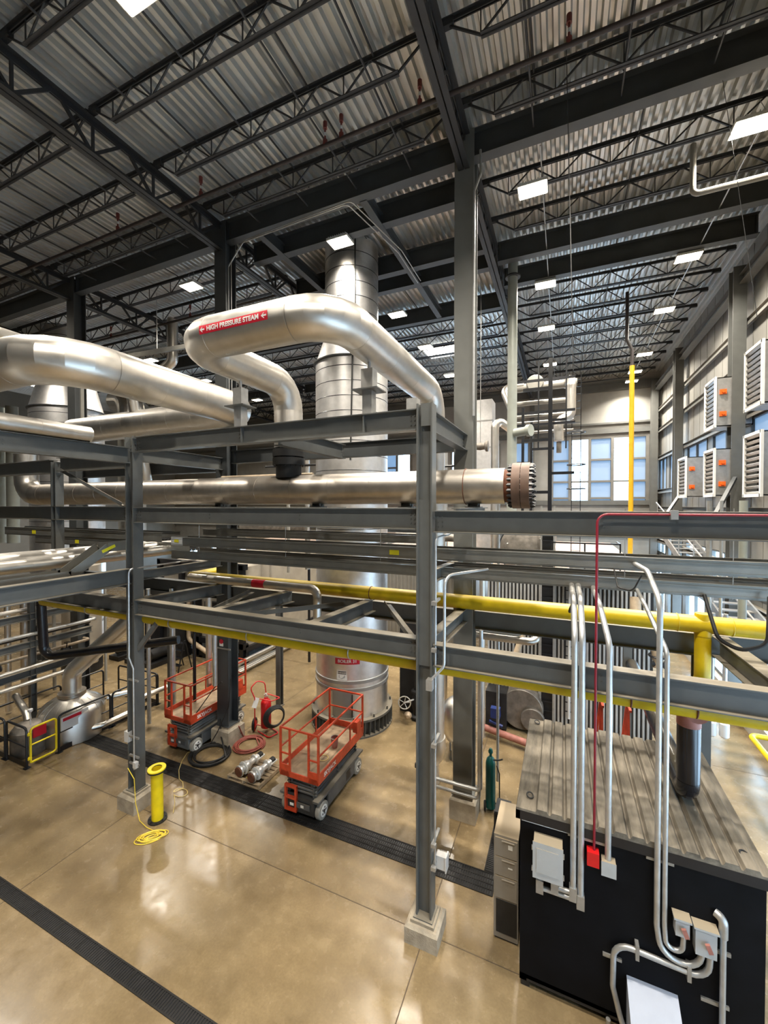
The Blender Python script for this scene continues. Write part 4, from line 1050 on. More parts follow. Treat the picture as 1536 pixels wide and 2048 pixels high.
# ------------------------------------------------------------------ green gas cylinder on a cart, cabinet
x, y = -1.52, 9.75
t = T('gas_cylinder', 'dark green gas cylinder on a hand cart between the tall column and the container', 'gas cylinder', (x, y, 0))
MB().lathe([(.1, .06), (.115, .08), (.115, 1.12), (.09, 1.22), (.04, 1.28)], (x, y, 0), (0,0,1), 24).build('body', 'green', t)
MB().cyl((x, y, 1.28), (x, y, 1.42), .03).lathe([(.05, 1.36), (.055, 1.4), (.03, 1.46)], (x, y, 0)).build('valve', 'green', t)
MB().tube([(x, y-.02, 1.2), (x+.2, y-.05, 1.26), (x+.28, y-.05, 1.3)], .018, 8).build('regulator', 'rubber', t)
MB().tube(fillet([(x+.14, y-.02, 1.1), (x+.2, y+.02, .9), (x+.2, y+.05, .2), (x-.12, y-.05, .06)], .06, 4), .014, 8).build('cart_frame', 'black', t)
for s in (-.12, .18): MB().torus((x+s, y-.06-.0*s, .11), .085, .026, (1,.2,0), 20, 8).build('cart_wheel', 'rubber', t)
one(MB().box((-1.32, 8.95, 0), (-.98, 9.4, .55)).box((-1.3, 8.9, .55), (-1.0, 9.35, .62)), 'toolbox', 'darkbox', 'dark rusty box on the floor behind the grey drawer cabinet', 'box')
t = T('drawer_cabinet', 'tall grey drawer cabinet with a dusty top, against the left side of the container', 'cabinet', (-.83, 7.2, 0))
MB().box((-1.01, 6.86, .04), (-.62, 7.68, 1.76)).build('carcass', 'cabinet', t)
for i, (z0, z1) in enumerate(((1.42, 1.72), (1.1, 1.4), (.72, 1.08))):
    d = MB().box((-.985, 6.842, z0), (-.64, 6.862, z1)).build('drawer', 'cabinet', t)
    MB().box((-.88, 6.825, z1-.04), (-.68, 6.842, z1-.028)).build('handle', 'beige', d)
    if i < 2: MB().box((-.78, 6.838, z1-.15), (-.71, 6.842, z1-(.08 if i == 0 else .13))).build('label_card', 'blank', d)
MB().box((-.97, 6.845, .14), (-.64, 6.862, .68)).build('dark_panel', 'darkbox', t)
MB().box((-.99, 6.88, 0), (-.64, 7.66, .05)).build('plinth', 'darkbox', t)

# ------------------------------------------------------------------ black container
x0, x1, y0, y1, H = -.55, 2.3, 6.33, 9.0, 2.68
t = T('container', 'black steel container with a dirty corrugated roof at the lower right', 'container', ((x0+x1)/2, (y0+y1)/2, 0))
MB().box((x0, y0, .14), (x1, y1, H)).build('walls', 'contain', t)
b = MB().box((x0, y0, .1), (x1, y0+.1, .2)).box((x0, y0, .1), (x0+.1, y1, .2)).box((x0, y1-.1, .1), (x1, y1, .2)).box((x1-.1, y0, .1), (x1, y1, .2))
for a in (x0+.02, x1-.14):
    for c in (y0+.02, y1-.14): b.box((a, c, 0), (a+.12, c+.12, .1))
b.build('base_frame', 'black', t)
b = MB(); xs = []; xx = x0+.2
prof = [(x0-.05, 0)]
while xx < x1-.2: prof += [(xx, 0), (xx+.015, -.0), (xx+.04, .045), (xx+.17, .045), (xx+.195, 0)]; xx += .2
prof += [(x1+.05, 0)]
n = len(prof)
for yy in (y0-.04, y1+.04):
    for a, z in prof: b.v.append((a, yy, H+.035+z))
for yy in (y0-.04, y1+.04):
    for a, z in prof: b.v.append((a, yy, H))
b.f = [(i, i+1, n+i+1, n+i) for i in range(n-1)]+[(i, 2*n+i, 2*n+i+1, i+1) for i in range(n-1)]+[(n+i, n+i+1, 3*n+i+1, 3*n+i) for i in range(n-1)]
b.build('roof', 'roofsheet', t, 15)
b = MB().box((x0-.06, y0-.045, H-.13), (x1+.06, y0-.0, H+.0)).box((x0-.06, y1, H-.13), (x1+.06, y1+.045, H)).box((x0-.06, y0-.045, H-.13), (x0, y1+.045, H)).box((x1, y0-.045, H-.13), (x1+.06, y1+.045, H))
b.build('roof_edge', 'black', t)
MB().box((x0+.02, y0-.012, H-.165), (x0+.75, y0, H-.145)).build('seam_trim', 'white', t)
for a, c in ((x0+.12, y0+.25), (x0+.1, y1-.12), (x1-.15, y0+.22), (x1-.1, y1-.12)): MB().torus((a, c, H+.07), .045, .011, (.2, -.4, 1), 20, 6).build('lifting_eye', 'rubber', t)

def fbox(name, a, z0, b_, z1, dep, m, lab, yb=y0): return (name, a, z0, b_, z1, dep, m, lab)
t = T('electrical_enclosure', 'large grey electrical enclosure on the container front, upper left', 'electrical box', (-.16, y0, 1.88))
MB().box((-.35, y0-.2, 1.9), (.03, y0, 2.4)).build('body', 'boxgrey', t)
MB().box((-.36, y0-.215, 1.89), (.04, y0-.2, 2.41)).build('door', 'boxgrey', t)
MB().box((-.31, y0-.222, 1.98), (-.02, y0-.215, 2.33)).build('door_panel', 'boxgrey', t)
b = MB()
for z in (2.0, 2.3): b.box((-.375, y0-.21, z-.025), (-.35, y0-.17, z+.025)).box((.03, y0-.21, z-.025), (.055, y0-.17, z+.025))
b.build('latches', 'galv', t)
one(MB().box((.34, y0-.13, 2.24), (.49, y0, 2.43)), 'junction_box', 'red', 'red junction box on the container front', 'electrical box')
t = T('junction_box', 'small grey junction box on the container front right of the red one', 'electrical box', (.6, y0, 2.2))
MB().box((.52, y0-.12, 2.17), (.69, y0, 2.36)).build('body', 'boxgrey', t); MB().box((.515, y0-.13, 2.165), (.695, y0-.12, 2.365)).build('cover', 'boxgrey', t)
for (a, c, z0, z1, lab) in ((1.36, 1.51, 1.7, 1.93, 'small grey disconnect switch with a red handle on the container front, left one'), (1.57, 1.79, 1.55, 1.9, 'larger grey disconnect switch with a red handle on the container front, right one')):
    t = T('disconnect_switch', lab, 'electrical box', ((a+c)/2, y0, z0))
    MB().box((a, y0-.13, z0), (c, y0, z1)).build('body', 'boxgrey', t)
    MB().box((a-.02, y0-.15, z1-.02), (c+.02, y0, z1+.005)).build('hood_flange', 'boxgrey', t)
    mx, mz = (a+c)/2+.02, (z0+z1)/2-.02
    MB().bar((mx-.02, y0-.17, mz+.05), (mx+.02, y0-.17, mz-.05), .03, .05).cyl((mx, y0-.13, mz), (mx, y0-.17, mz), .025, n=10).build('handle', 'pinkpipe', t)
yc = y0-.055
def cond(lab, pts, r=.042, R=.16, m='conduit'): return pipe('conduit', lab, 'conduit', pts, r, m, R, 12, single=True)
# pair feeding the enclosure
def lb(mb, p, a, w=.055, h=.17): mb.box((p[0]-w, p[1]-w, p[2]-h*.6), (p[0]+w, p[1]+w, p[2]+h*.4)); return mb
for i, (xa, xb_, zb, lab) in enumerate(((.17, -.07, 1.72, 'left of the pair of conduits dropping from the lower tray to the grey enclosure'), (.265, -.27, 1.64, 'right of the pair of conduits dropping from the lower tray to the grey enclosure'))):
    t = T('conduit', lab, 'conduit', (xa, yc, zb))
    MB().tube(fillet([(xa-.03, 7.5, 5.92), (xa-.01, 6.75, 5.8), (xa, yc, 5.35), (xa, yc, zb)], .3, 6), .042, 12).build('conduit_run', 'conduit', t)
    MB().tube([(xb_, yc, zb), (xa, yc, zb)], .036, 12).tube([(xb_, yc, zb), (xb_, yc, 1.9)], .036, 12).build('conduit_tail', 'conduit', t)
    MB().box((xa-.05, yc-.05, zb-.09), (xa+.05, yc+.05, zb+.1)).build('pull_elbow', 'galv', t)
    MB().box((xb_-.05, yc-.05, zb-.06), (xb_+.05, yc+.05, zb+.13)).build('pull_elbow', 'galv', t)
cond('single conduit dropping from the lower tray to the small grey junction box', [(.45, 7.5, 5.9), (.5, 6.75, 5.78), (.6, yc, 5.3), (.6, yc, 2.36)], .04, .3)
cond('red conduit running along the beam and dropping to the red junction box', [(5.4, 6.33, 7.08), (.44, 6.33, 7.08), (.43, yc, 2.43)], .017, .13, 'conduit_red')
one(MB().box((1.28, 6.28, 7.02), (1.36, 6.37, 7.14)), 'conduit_clamp', 'galv', 'grey clamp holding the red conduit to the beam', 'clamp')
cond('left of the pair of long conduits dropping to the disconnect switches', [(1.02, 7.5, 6.3), (1.1, 6.7, 6.28), (1.17, yc, 5.95), (1.17, yc, 1.68), (1.22, yc, 1.32), (1.63, yc, 1.28), (1.66, yc, 1.56)], .036, .26)
cond('right of the pair of long conduits dropping to the disconnect switches', [(1.05, 7.5, 5.95), (1.13, 6.9, 5.7), (1.255, yc, 5.3), (1.255, yc, 1.72), (1.27, yc-.01, 1.45), (1.45, yc-.01, 1.44), (1.46, yc-.01, 1.7)], .03, .2)
cond('thick conduit looping from the larger switch across the container front', [(1.74, yc, 1.56), (1.73, yc, 1.2), (.68, yc, 1.25), (.67, yc, .62), (.75, yc-.02, .3), (.85, yc-.1, .02)], .036, .2)
t = T('conduit', 'upright conduit at the right end of the container front', 'conduit', (1.87, yc, 0))
MB().tube([(1.87, yc, .0), (1.87, yc, 1.9)], .034, 12).build('conduit_run', 'conduit', t)
MB().tube(fillet([(1.87, yc, 1.82), (1.87, yc, 2.04), (1.8, y0, 2.06)], .07, 4), .05, 12).build('pull_elbow', 'galv', t)
one(MB().tube(fillet([(.18, 7.4, 5.86), (.15, 7.2, 5.5), (.1, 6.9, 5.55), (.17, 6.8, 5.78)], .15, 5), .02, 8), 'cable', 'rubber', 'black cable sagging from the lower tray beside the pair of conduits', 'cable')
one(MB().tube(fillet([(.75, 7.33, 6.2), (.78, 7.1, 5.95), (.95, 6.9, 5.95), (1.05, 6.85, 6.2)], .12, 5), .012, 8), 'cable', 'rubber', 'thin black cable loop below the upper tray', 'cable')
one(MB().tube(fillet([(1.9, 7.3, 5.9), (1.98, 7.0, 5.35), (2.2, 6.9, 5.25), (2.5, 6.95, 5.35), (2.6, 7.2, 5.95)], .2, 5), .026, 8), 'cable', 'rubber', 'thick black cable loop at the right edge over the yellow pipe', 'cable')
for (a, c, z, vert, lab) in ((.1, .62, 2.52, 0, 'under the roof edge behind the enclosure conduits'), (1.05, 1.36, 2.52, 0, 'under the roof edge behind the long conduits'), (.55, .78, .98, 0, 'left of the looping conduit'), (1.78, 1.96, 1.58, 0, 'upper right behind the upright conduit'), (1.66, 1.95, .9, 0, 'lower right behind the upright conduit')):
    one(MB().box((a, y0-.025, z-.022), (c, y0, z+.022)).box((a, y0-.027, z-.003), (c, y0-.025, z+.003)), 'strut_channel', 'galv', 'steel strut channel on the container front, %s' % lab, 'strut')
for a, z, lab in ((.95, 1.24, 'left end'), (1.52, 1.22, 'right end')): one(MB().box((a-.022, y0-.1, z-.1), (a+.022, y0, z+.1)), 'strut_clamp', 'galv', 'steel clamp on the looping conduit, %s' % lab, 'clamp')
t = T('vent_hood', 'pale grey-blue vent hood at the foot of the container front', 'hood', (1.12, y0, 0))
MB().add([(.84, y0, .8), (1.42, y0, .8), (1.42, y0-.55, .5), (.84, y0-.55, .5), (.84, y0, 0), (1.42, y0, 0), (1.42, y0-.55, 0), (.84, y0-.55, 0)], [(0,1,2,3), (0,3,7,4), (1,5,6,2), (3,2,6,7), (4,7,6,5), (0,4,5,1)]).build('body', 'hood', t)
one(MB().cyl((.62, y0-.06, .03), (.62, y0-.06, .14), .03, n=10), 'floor_fitting', 'galv', 'small metal fitting on the floor by the container corner', 'fitting')
# black drop pipe over the container
pipe('black_pipe', 'fat black insulated pipe dropping onto the container roof line', 'pipe', [(1.71, 7.2, 4.1), (1.71, 7.2, 2.98), (1.71, 12.5, 2.98)], .145, 'blackpipe', .2, 24)
pipe('black_pipe', 'short black pipe elbow meeting the lower yellow pipe above the container', 'pipe', [(1.71, 7.2, 4.0), (1.71, 7.2, 4.28), (1.71, gy+.12, 4.36)], .15, 'pinkpipe', .12, 20)

# ------------------------------------------------------------------ boiler stacks
def stack(x, y, r, r2, zt0, zt1, ztop, lab, detail=True):
    t = T('boiler_stack', lab, 'stack', (x, y, 0))
    MB().lathe([(r*1.03, .5), (r, .55), (r, zt0)], (x, y, 0), (0,0,1), 64).build('shell', 'stack', t, 20)
    MB().lathe([(r, zt0), (r2, zt1)], (x, y, 0), (0,0,1), 64).build('taper', 'stack', t, 20)
    MB().lathe([(r2, zt1), (r2, ztop)], (x, y, 0), (0,0,1), 56).build('upper_shell', 'stack', t, 20)
    b = MB(); z = zt1+.55
    while z < ztop-.3: b.lathe([(r2+.001, z-.012), (r2+.007, z), (r2+.001, z+.012)], (x, y, 0), (0,0,1), 56, False); z += .46
    b.build('upper_band_seams', 'black', t); b = MB()
    z = 6.0
    while z < zt0-.2: b.lathe([(r+.001, z-.012), (r+.007, z), (r+.001, z+.012)], (x, y, 0), (0,0,1), 64, False); z += .46
    b.build('band_seams', 'black', t)
    MB().lathe([(r+.0, zt0-.05), (r+.07, zt0-.04), (r+.07, zt0+.0), (r-.02, zt0+.02)], (x, y, 0), (0,0,1), 64, False).build('taper_ring', 'roofsteel', t)
    if detail:
        for z in (1.47, 1.71): MB().lathe([(r, z-.06), (r+.03, z-.05), (r+.03, z+.05), (r, z+.06)], (x, y, 0), (0,0,1), 64, False).build('stiffening_ring', 'casing', t)
        MB().lathe([(r+.16, 0), (r+.16, .06), (r+.02, .07), (r+.02, .48), (r+.16, .49), (r+.16, .56), (r, .57)], (x, y, 0), (0,0,1), 64, False).build('base_ring', 'frame', t)
        g = MB(); bo = MB()
        for i in range(48):
            a = 2*PI*i/48; c, s_ = math.cos(a), math.sin(a)
            g.bar((x+(r+.09)*c, y+(r+.09)*s_, .06), (x+(r+.09)*c, y+(r+.09)*s_, .5), .012, .13, (c, s_, 0))
            if i % 4 == 0: bo.cyl((x+(r+.09)*c, y+(r+.09)*s_, .56), (x+(r+.09)*c, y+(r+.09)*s_, .66), .03, n=8)
        g.build('gusset_plates', 'frame', t); bo.build('anchor_bolts', 'frame', t)
    return t
SX, SY, SR = -6.5, 12.15, 1.2
t = stack(SX, SY, SR, .88, 11.85, 12.8, 15.7, 'big silver boiler stack at the centre, rising through the roof')
def on_stack(a, z, off): return V((SX+(SR+off)*math.cos(a), SY+(SR+off)*math.sin(a), z))
av = math.atan2(-SY, -SX)       # facing the viewer
def stack_sign(txtlines, a, z, w, h, bgm, parent, name, txtm='white'):
    b = MB(); n = 6; da = w/SR
    for i in range(n+1):
        q = a+da*(i/n-.5); b.v += [tuple(on_stack(q, z-h/2, .004)), tuple(on_stack(q, z+h/2, .004))]
    b.f = [(2*i, 2*i+2, 2*i+3, 2*i+1) for i in range(n)]
    o = b.build(name, bgm, parent)
    for txt, zz, sz, mm in txtlines:
        vs, fs = text_mesh(txt, sz, .002); vs, fs = fine_cut(vs, fs, .1)
        MB().add([tuple(on_stack(a+v.x/(SR+.006), z+zz+v.y, .007)) for v in vs], fs).build('lettering', mm, o)
stack_sign([('BOILER 31', 0, .135, 'white')], av-.13, 2.37, .78, .19, 'redlabel', t, 'stack_sign')
stack_sign([('DANGER', .07, .07, 'white')], av-.27, 1.94, .33, .3, 'blank', t, 'warning_plate')
pl = [o for o in t.children if o.name.startswith('warning_plate')][0]
b = MB(); n = 5
for i in range(n+1):
    q = av-.27+(.27/SR)*(i/n-.5); b.v += [tuple(on_stack(q, 1.97, .0055)), tuple(on_stack(q, 2.06, .0055))]
b.f = [(2*i, 2*i+2, 2*i+3, 2*i+1) for i in range(n)]; b.build('black_band', 'black', pl)
b = MB(); 
for q, z in ((-.1, 1.94), (.1, 1.94), (.1, 1.86), (0, 1.82), (-.1, 1.86)): b.v.append(tuple(on_stack(av-.27+q/SR, z, .0055)))
b.f = [(0,1,2,3,4)]; b.build('pictogram', 'boxgrey', pl)
# access door at foot
b = MB(); n = 6; a0 = av-.27
for z0, z1, w, off in ((.62, 1.42, .62, .03),):
    for i in range(n+1):
        q = a0+(w/SR)*(i/n-.5); b.v += [tuple(on_stack(q, z0, off)), tuple(on_stack(q, z1, off))]
    b.f += [(2*i, 2*i+2, 2*i+3, 2*i+1) for i in range(n)]
b.build('access_door', 'casing', t)
pts = [tuple(on_stack(a0+s*.27, z, .045)) for s, z in ((1, .65), (1, 1.35))]
MB().tube(pts, .02, 6).build('door_hinge', 'black', t)
pts = [V((SX+(.9+.0)*math.cos(av+.12), SY+.9*math.sin(av+.12), 15.6)), V((SX+.9*math.cos(av+.1), SY+.9*math.sin(av+.1), 12.9))]+[on_stack(av+.02-.01*i, 11.9-.55*i, .03) for i in range(7)]
pipe('cable', 'black cable running down the face of the big boiler stack', 'cable', [tuple(p) for p in pts], .025, 'rubber', .2, 8, single=True)
stack(-22.45, 12.25, 1.5, 1.0, 11.85, 13.8, 15.7, 'large tapered silver stack at the left, behind a column')
t = T('silver_duct', 'silver duct elbow far behind the left stack', 'duct', (-25, 17, 0))
MB().tube([(-24.6, 17, 5), (-24.6, 17, 12.5)], .75, 28).build('riser', 'jacket', t, 20); MB().tube(fillet([(-24.6, 17, 12.4), (-24.6, 17, 13.7), (-26.5, 17.5, 14)], .9, 7), .75, 28).build('elbow', 'jacket', t, 12)
for i, (x, y) in enumerate(((-30.6, 13.0), (-29.6, 13.2))): pipe('upright_pipe', 'grey-green upright pipe at the far left edge, %s of two' % ('left' if i == 0 else 'right'), 'pipe', [(x, y, 5), (x, y, 13)], .3, 'greenpipe', None, 20)

# ------------------------------------------------------------------ right boiler with corrugated casing
t = T('boiler', 'big boiler with corrugated grey front casing at the right, behind the rack', 'boiler', (0, 18, 0))
bx0, bx1, by0, by1, bz = -2.3, 2.45, 14.0, 26.5, 5.0
MB().box((bx0, by0, .1), (bx1, by1, bz)).build('casing', 'darkbox', t)
b = MB(); x = bx0
while x < bx1-.1:
    b.add([(x, by0, .1), (x+.012, by0-.05, .1), (x+.062, by0-.05, .1), (x+.074, by0, .1), (x, by0, bz), (x+.012, by0-.05, bz), (x+.062, by0-.05, bz), (x+.074, by0, bz)], [(0,1,5,4), (1,2,6,5), (2,3,7,6)]); x += .115
b.build('corrugated_front', 'rib', t, 15)
MB().box((bx0-.05, by0-.06, bz), (bx1+.05, by1, bz+.06)).build('top_plate', 'casing_top', t)
b = MB().lathe([(.62, -.5), (.64, -.48), (.64, 0), (.4, .02)], (-1.15, by0, .72), (0,1,0), 32)
b.build('lower_drum', 'drum', t)
MB().lathe([(.34, -.62), (.36, -.6), (.36, -.48)], (-.82, by0, .5), (0,1,0), 24).build('manway', 'drum', t)
MB().box((-1.45, by0-.07, 1.5), (-1.1, by0-.05, 1.75)).build('notice_plate', 'boxgrey', t)
d = MB().lathe([(.1, -.35), (.55, -.3), (.8, -.15), (.86, 0), (.86, 6)], (-1.1, by0+.3, 5.75), (0,1,0), 40); d.build('upper_drum', 'drum', t, 40)
MB().torus((-1.1, by0+.32, 5.75), .87, .03, (0,1,0), 40, 8).build('drum_band', 'black', t)
b = MB()
for i in range(9): b.cyl((-1.1+.6*math.cos(i*.7), by0+.02, 5.75+.6*math.sin(i*.7)), (-1.1+.6*math.cos(i*.7), by0-.02, 5.75+.6*math.sin(i*.7)), .025, n=6)
b.build('drum_studs', 'white', t)
# platform and gauges beside the drum
t = T('boiler_platform', 'small black access platform with railing beside the boiler drum', 'platform', (.3, 14, 5))
MB().box((-.3, 13.2, 4.98), (1.5, 14.0, 5.05)).build('grating', 'roofsteel', t)
r = MB()
for x in (-.3, .6, 1.5): r.bar((x, 13.2, 5.0), (x, 13.2, 6.1), .04, .04)
for z in (5.55, 6.1): r.bar((-.3, 13.2, z), (1.5, 13.2, z), .04, .04)
r.bar((1.5, 13.2, 6.1), (1.5, 14, 6.1), .04, .04); r.build('guard_rail', 'black', t)
MB().box((.2, 13.6, 5.1), (1.0, 14.0, 5.7)).build('gauge_cabinet', 'casing', t)
one(MB().box((.1, 13.15, 5.08), (.75, 13.19, 5.14)), 'yellow_bar', 'yellow2', 'short yellow bar on the boiler platform edge', 'bar')
# ladder
t = T('ladder', 'tall black ladder on the boiler front, behind the rack', 'ladder', (-.42, 13.75, 0))
b = MB()
for s in (-.19, .19): b.bar((-.42+s, 13.78, .2), (-.42+s, 13.78, 7.2), .05, .03)
b.build('rails', 'galv', t)
b = MB()
for i in range(23): b.bar((-.6, 13.78, .4+.3*i), (-.24, 13.78, .4+.3*i), .025, .025)
b.build('rungs', 'black', t)
MB().box((-.58, 13.86, .2), (-.26, 13.9, 7)).build('painted_shadow_strip', 'black', t)  # black strip painting the shadow behind the ladder
t = T('cable_ladder', 'upright black cable ladder right of the boiler ladder', 'cable tray', (.25, 13.8, 0))
b = MB()
for s in (0, .34): b.bar((.1+s, 13.8, 0.6), (.1+s, 13.8, 5.0), .03, .05)
for i in range(15): b.bar((.1, 13.8, .8+.29*i), (.44, 13.8, .8+.29*i), .025, .025)
b.build('frame', 'black', t)
MB().tube([(.22, 13.76, .6), (.22, 13.76, 5)], .04, 8).tube([(.33, 13.76, .6), (.33, 13.76, 5)], .035, 8).build('cables', 'plastic', t)
# riser pipe to roof
t = T('vent_riser', 'round grey-green vent pipe rising to the roof right of the tall column', 'pipe', (-1.48, 14.2, 6))
MB().tube([(-1.56, 14.2, 6.4), (-1.56, 14.2, 15.4)], .155, 28).build('pipe_run', 'greenpipe', t)
MB().cyl((-1.56, 14.2, 14.75), (-1.56, 14.2, 14.8), .24, n=24).build('roof_flange', 'roofsteel', t)
MB().tube([(-1.46, 14.1, 9.6), (-.96, 13.9, 9.62)], .14, 20).cyl((-1.06, 13.95, 9.62), (-.94, 13.89, 9.62), .19, n=20).build('side_nozzle', 'greenpipe', t)
# black pipe-support frame
t = T('support_frame', 'tall black pipe support frame behind the blind flange', 'frame', (-.6, 15, 7))
b = MB()
for x, y, z1 in ((-.40, 15, 12.2), (-1.28, 15, 10.6), (-1.08, 16.2, 10.3)): b.bar((x, y, 5.06), (x, y, z1), .13 if x > -.5 else .09, .13 if x > -.5 else .09)
b.build('posts', 'black', t)
b = MB()
for z in (9.45, 7.66, 11.2): b.bar((-1.28, 15, z), (-.4, 15, z), .1, .1)
for z in (11.9, 10.7, 10.25): b.bar((-1.9, 16.4, z), (.4, 16.4, z), .06, .09)
for x in (-.85, .1): b.bar((x, 16.4, 9.3), (x, 16.4, 12.6), .05, .05)
b.bar((-1.08, 16.2, 9.3), (-.3, 16.2, 9.3), .08, .09); b.bar((-.4, 15, 8.3), (.35, 15, 8.3), .06, .09); b.bar((-.4, 15, 10.1), (.1, 15, 10.1), .06, .08)
b.build('cross_rails', 'black', t)
for i, (z, r, m, y) in enumerate(((12.1, .17, 'pale', 18), (11.5, .1, 'pale', 18.2), (11.0, .06, 'pale', 18.4), (10.8, .06, 'galv', 18.8), (10.4, .06, 'pale', 19))):
    pipe('overhead_pipe', 'horizontal pipe in the cluster high behind the blind flange, %s from the top' % ordw[i], 'pipe', [(-2.0, y, z), (.4 if i else 0.5, y, z)], r, m, None, 16, single=True)
one(MB().lathe([(.1, -.1), (.3, -.08), (.34, 0), (.3, .08), (.1, .1)], (-1.05, 17.6, 12.15), (0,1,0), 28), 'round_valve_cover', 'pale', 'round pale valve cover high among the pipes behind the blind flange', 'valve')
t = pipe('steam_pipe', 'shiny crooked silver pipe hanging right of the black support frame', 'pipe', [(.1, 18.5, 12.2), (.27, 17, 12.0), (.27, 17, 10.6), (-.17, 16.8, 10.4), (-.14, 16.8, 9.65)], .17, 'jacket', .3, 20, .7)
MB().cyl((-.14, 16.8, 9.62), (-.14, 16.8, 9.2), .09, n=12).build('nozzle', 'drum', t)
pipe('steam_pipe', 'silver pipe with a dusty elbow left of the round vent riser', 'pipe', [(-2.53, 17, 5.06), (-2.53, 17, 10.9), (-2.2, 17.2, 10.5), (-1.95, 17.4, 10.3)], .16, 'jacket', .22, 20, .7)
pipe('steam_pipe', 'crooked silver pipe high left of the round vent riser', 'pipe', [(-1.5, 18, 12.2), (-2.35, 18, 12.2), (-1.95, 17.6, 11.2), (-1.95, 17.6, 10.3)], .17, 'jacket', .25, 20, .7)
t = T('valve_body', 'dusty valve with hangers between the tall column and the vent riser', 'valve', (-2.9, 16, 9.3))
MB().lathe([(.1, -.3), (.2, -.28), (.2, -.2), (.12, -.15), (.14, 0), (.12, .15), (.2, .2), (.2, .28), (.1, .3)], (-2.75, 15, 9.35), (1,0,0), 20).build('body', 'drum', t)
MB().tube([(-2.75, 15, 9.4), (-2.75, 15, 15.4)], .012, 6).build('hanger', 'galv', t)
t = T('silver_duct', 'square silver duct behind the tall grey column', 'duct', (-3.7, 22, 5))
MB().box((-4.2, 21.5, 4), (-3.35, 22.6, 12.7)).build('duct_wall', 'stack', t)
b = MB()
for z in (6, 7.4, 8.8, 10.2, 11.6): b.box((-4.23, 21.47, z), (-3.32, 22.63, z+.05))
b.build('duct_seams', 'galv', t)
# caged ladder
t = T('caged_ladder', 'thin caged ladder in front of the bright far windows', 'ladder', (.5, 19, 7.4))
b = MB()
for x in (.34, .68): b.bar((x, 19, 5.06), (x, 19, 12.8), .03, .03)
for i in range(25): b.bar((.34, 19, 5.3+.3*i), (.68, 19, 5.3+.3*i), .018, .018)
b.build('ladder_frame', 'black', t)
b = MB()
for z in (10.25, 8.9, 7.9): b.torus((.51, 18.75, z), .34, .025, (0,0,1), 24, 6)
b.build('cage_hoops', 'black', t)
# gas pole far right
t = T('gas_pipe', 'tall thin yellow-orange pipe in front of the far windows', 'pipe', (2.35, 18, 5))
MB().tube([(2.38, 18, 0.5), (2.38, 18, 12.5)], .085, 16).build('pipe_run', 'orangeyellow', t); MB().tube([(2.38, 18, 12.5), (2.38, 18, 13.1), (2.2, 18, 13.5), (2.2, 18, 15.3)], .06, 12).build('upper_pipe', 'sprinkler', t)
for i, x in enumerate((-2.95, -2.55, -1.0)):
    pipe('upright_pipe', 'upright pipe left of the boiler front, %s from the left' % ordw[i], 'pipe', [(x, 13.2-.3*i, .3), (x, 13.2-.3*i, 7.4)] if i < 2 else [(-2.2, 12.4, .2), (-2.2, 12.4, 5.2)], (.07, .05, .09)[i], ('jacket', 'pale', 'jacket')[i], None, 16, single=True)
pipe('tan_pipe', 'dusty tan pipe slanting in front of the boiler casing', 'pipe', [(-1.3, 12.5, 2.6), (-.8, 12.9, 4.2)], .09, 'tanpipe', None, 16, single=True)
pipe('faded_pipe', 'faded red pipe lying on the floor before the boiler drum', 'pipe', [(-2.3, 12.9, .25), (-.75, 12.5, .22)], .1, 'pinkpipe', None, 16, single=True)
one(MB().box((-2.0, 12.75, .65), (-1.72, 12.95, .95)).cyl((-2.05, 12.85, .5), (-1.65, 12.85, .4), .05), 'actuator_motor', 'blue', 'small blue actuator beside the boiler drum', 'motor')
t = T('forced_draft_box', 'dark burner housing low at the left of the boiler front', 'machine', (-1.9, 13.7, 0)); MB().box((-2.25, 13.35, .05), (-1.6, 13.95, 1.2)).build('body', 'darkbox', t)

# orange A frames behind the container
for i, x in enumerate((.72, 1.25)):
    t = T('trestle', 'orange-red steel trestle behind the container roof, %s one' % ('left' if i == 0 else 'right'), 'trestle', (x, 10.6, 0), 'orange trestles')
    b = MB(); b.bar((x-.2, 10.4, 0), (x+.12, 10.6, 2.75), .05, .05); b.bar((x+.16, 10.4, 0), (x+.14, 10.6, 2.75), .05, .05); b.bar((x+.1, 11.2, 0), (x+.13, 10.6, 2.75), .05, .05)
    b.build('legs', 'lift_red', t); MB().bar((x-.02, 10.5, 1.9), (x+.15, 10.5, 1.9), .03, .03).bar((x+.13, 10.6, 2.72), (x+.13, 10.2, 2.72), .05, .05).build('cross_bar', 'lift_red', t)
# equipment at the right edge
pipe('guard_rail', 'yellow bent pipe guard rail at the right edge of the floor', 'rail', [(4.75, 12.4, 0), (4.75, 12.4, .9), (4.75, 14.2, .9), (5.4, 14.2, .9), (5.4, 14.2, 0)], .07, 'yellow2', .18, 14, single=True)
for i, x in enumerate((3.35, 3.6)):
    t = pipe('upright_pipe', 'pale upright pipe hanging beyond the lower yellow pipe at the right, %s of two' % ('left' if i == 0 else 'right'), 'pipe', [(x, 12.2, 4.6), (x, 12.2, 1.9)], .05, 'conduit', None, 12)
    MB().lathe([(.05, 0), (.1, .05), (.1, .35), (.05, .4)], (x, 12.2, 1.6), (0,0,1), 16).build('float_bottle', 'plastic', t)
t = T('burner_pipe', 'dusty tan pipe elbow and valve right of the boiler casing', 'pipe', (2.3, 13.2, 2.8))
MB().tube(fillet([(1.9, 13.4, 4.6), (1.9, 13.2, 4.0), (2.35, 12.8, 3.3), (2.35, 12.8, 2.9)], .3, 6), .14, 18).build('elbow', 'tanpipe', t); MB().torus((2.35, 12.8, 3.2), .2, .03, (0,0,1), 20, 6).cyl((2.2, 12.8, 3.0), (2.5, 12.8, 3.0), .12).build('valve', 'black', t)
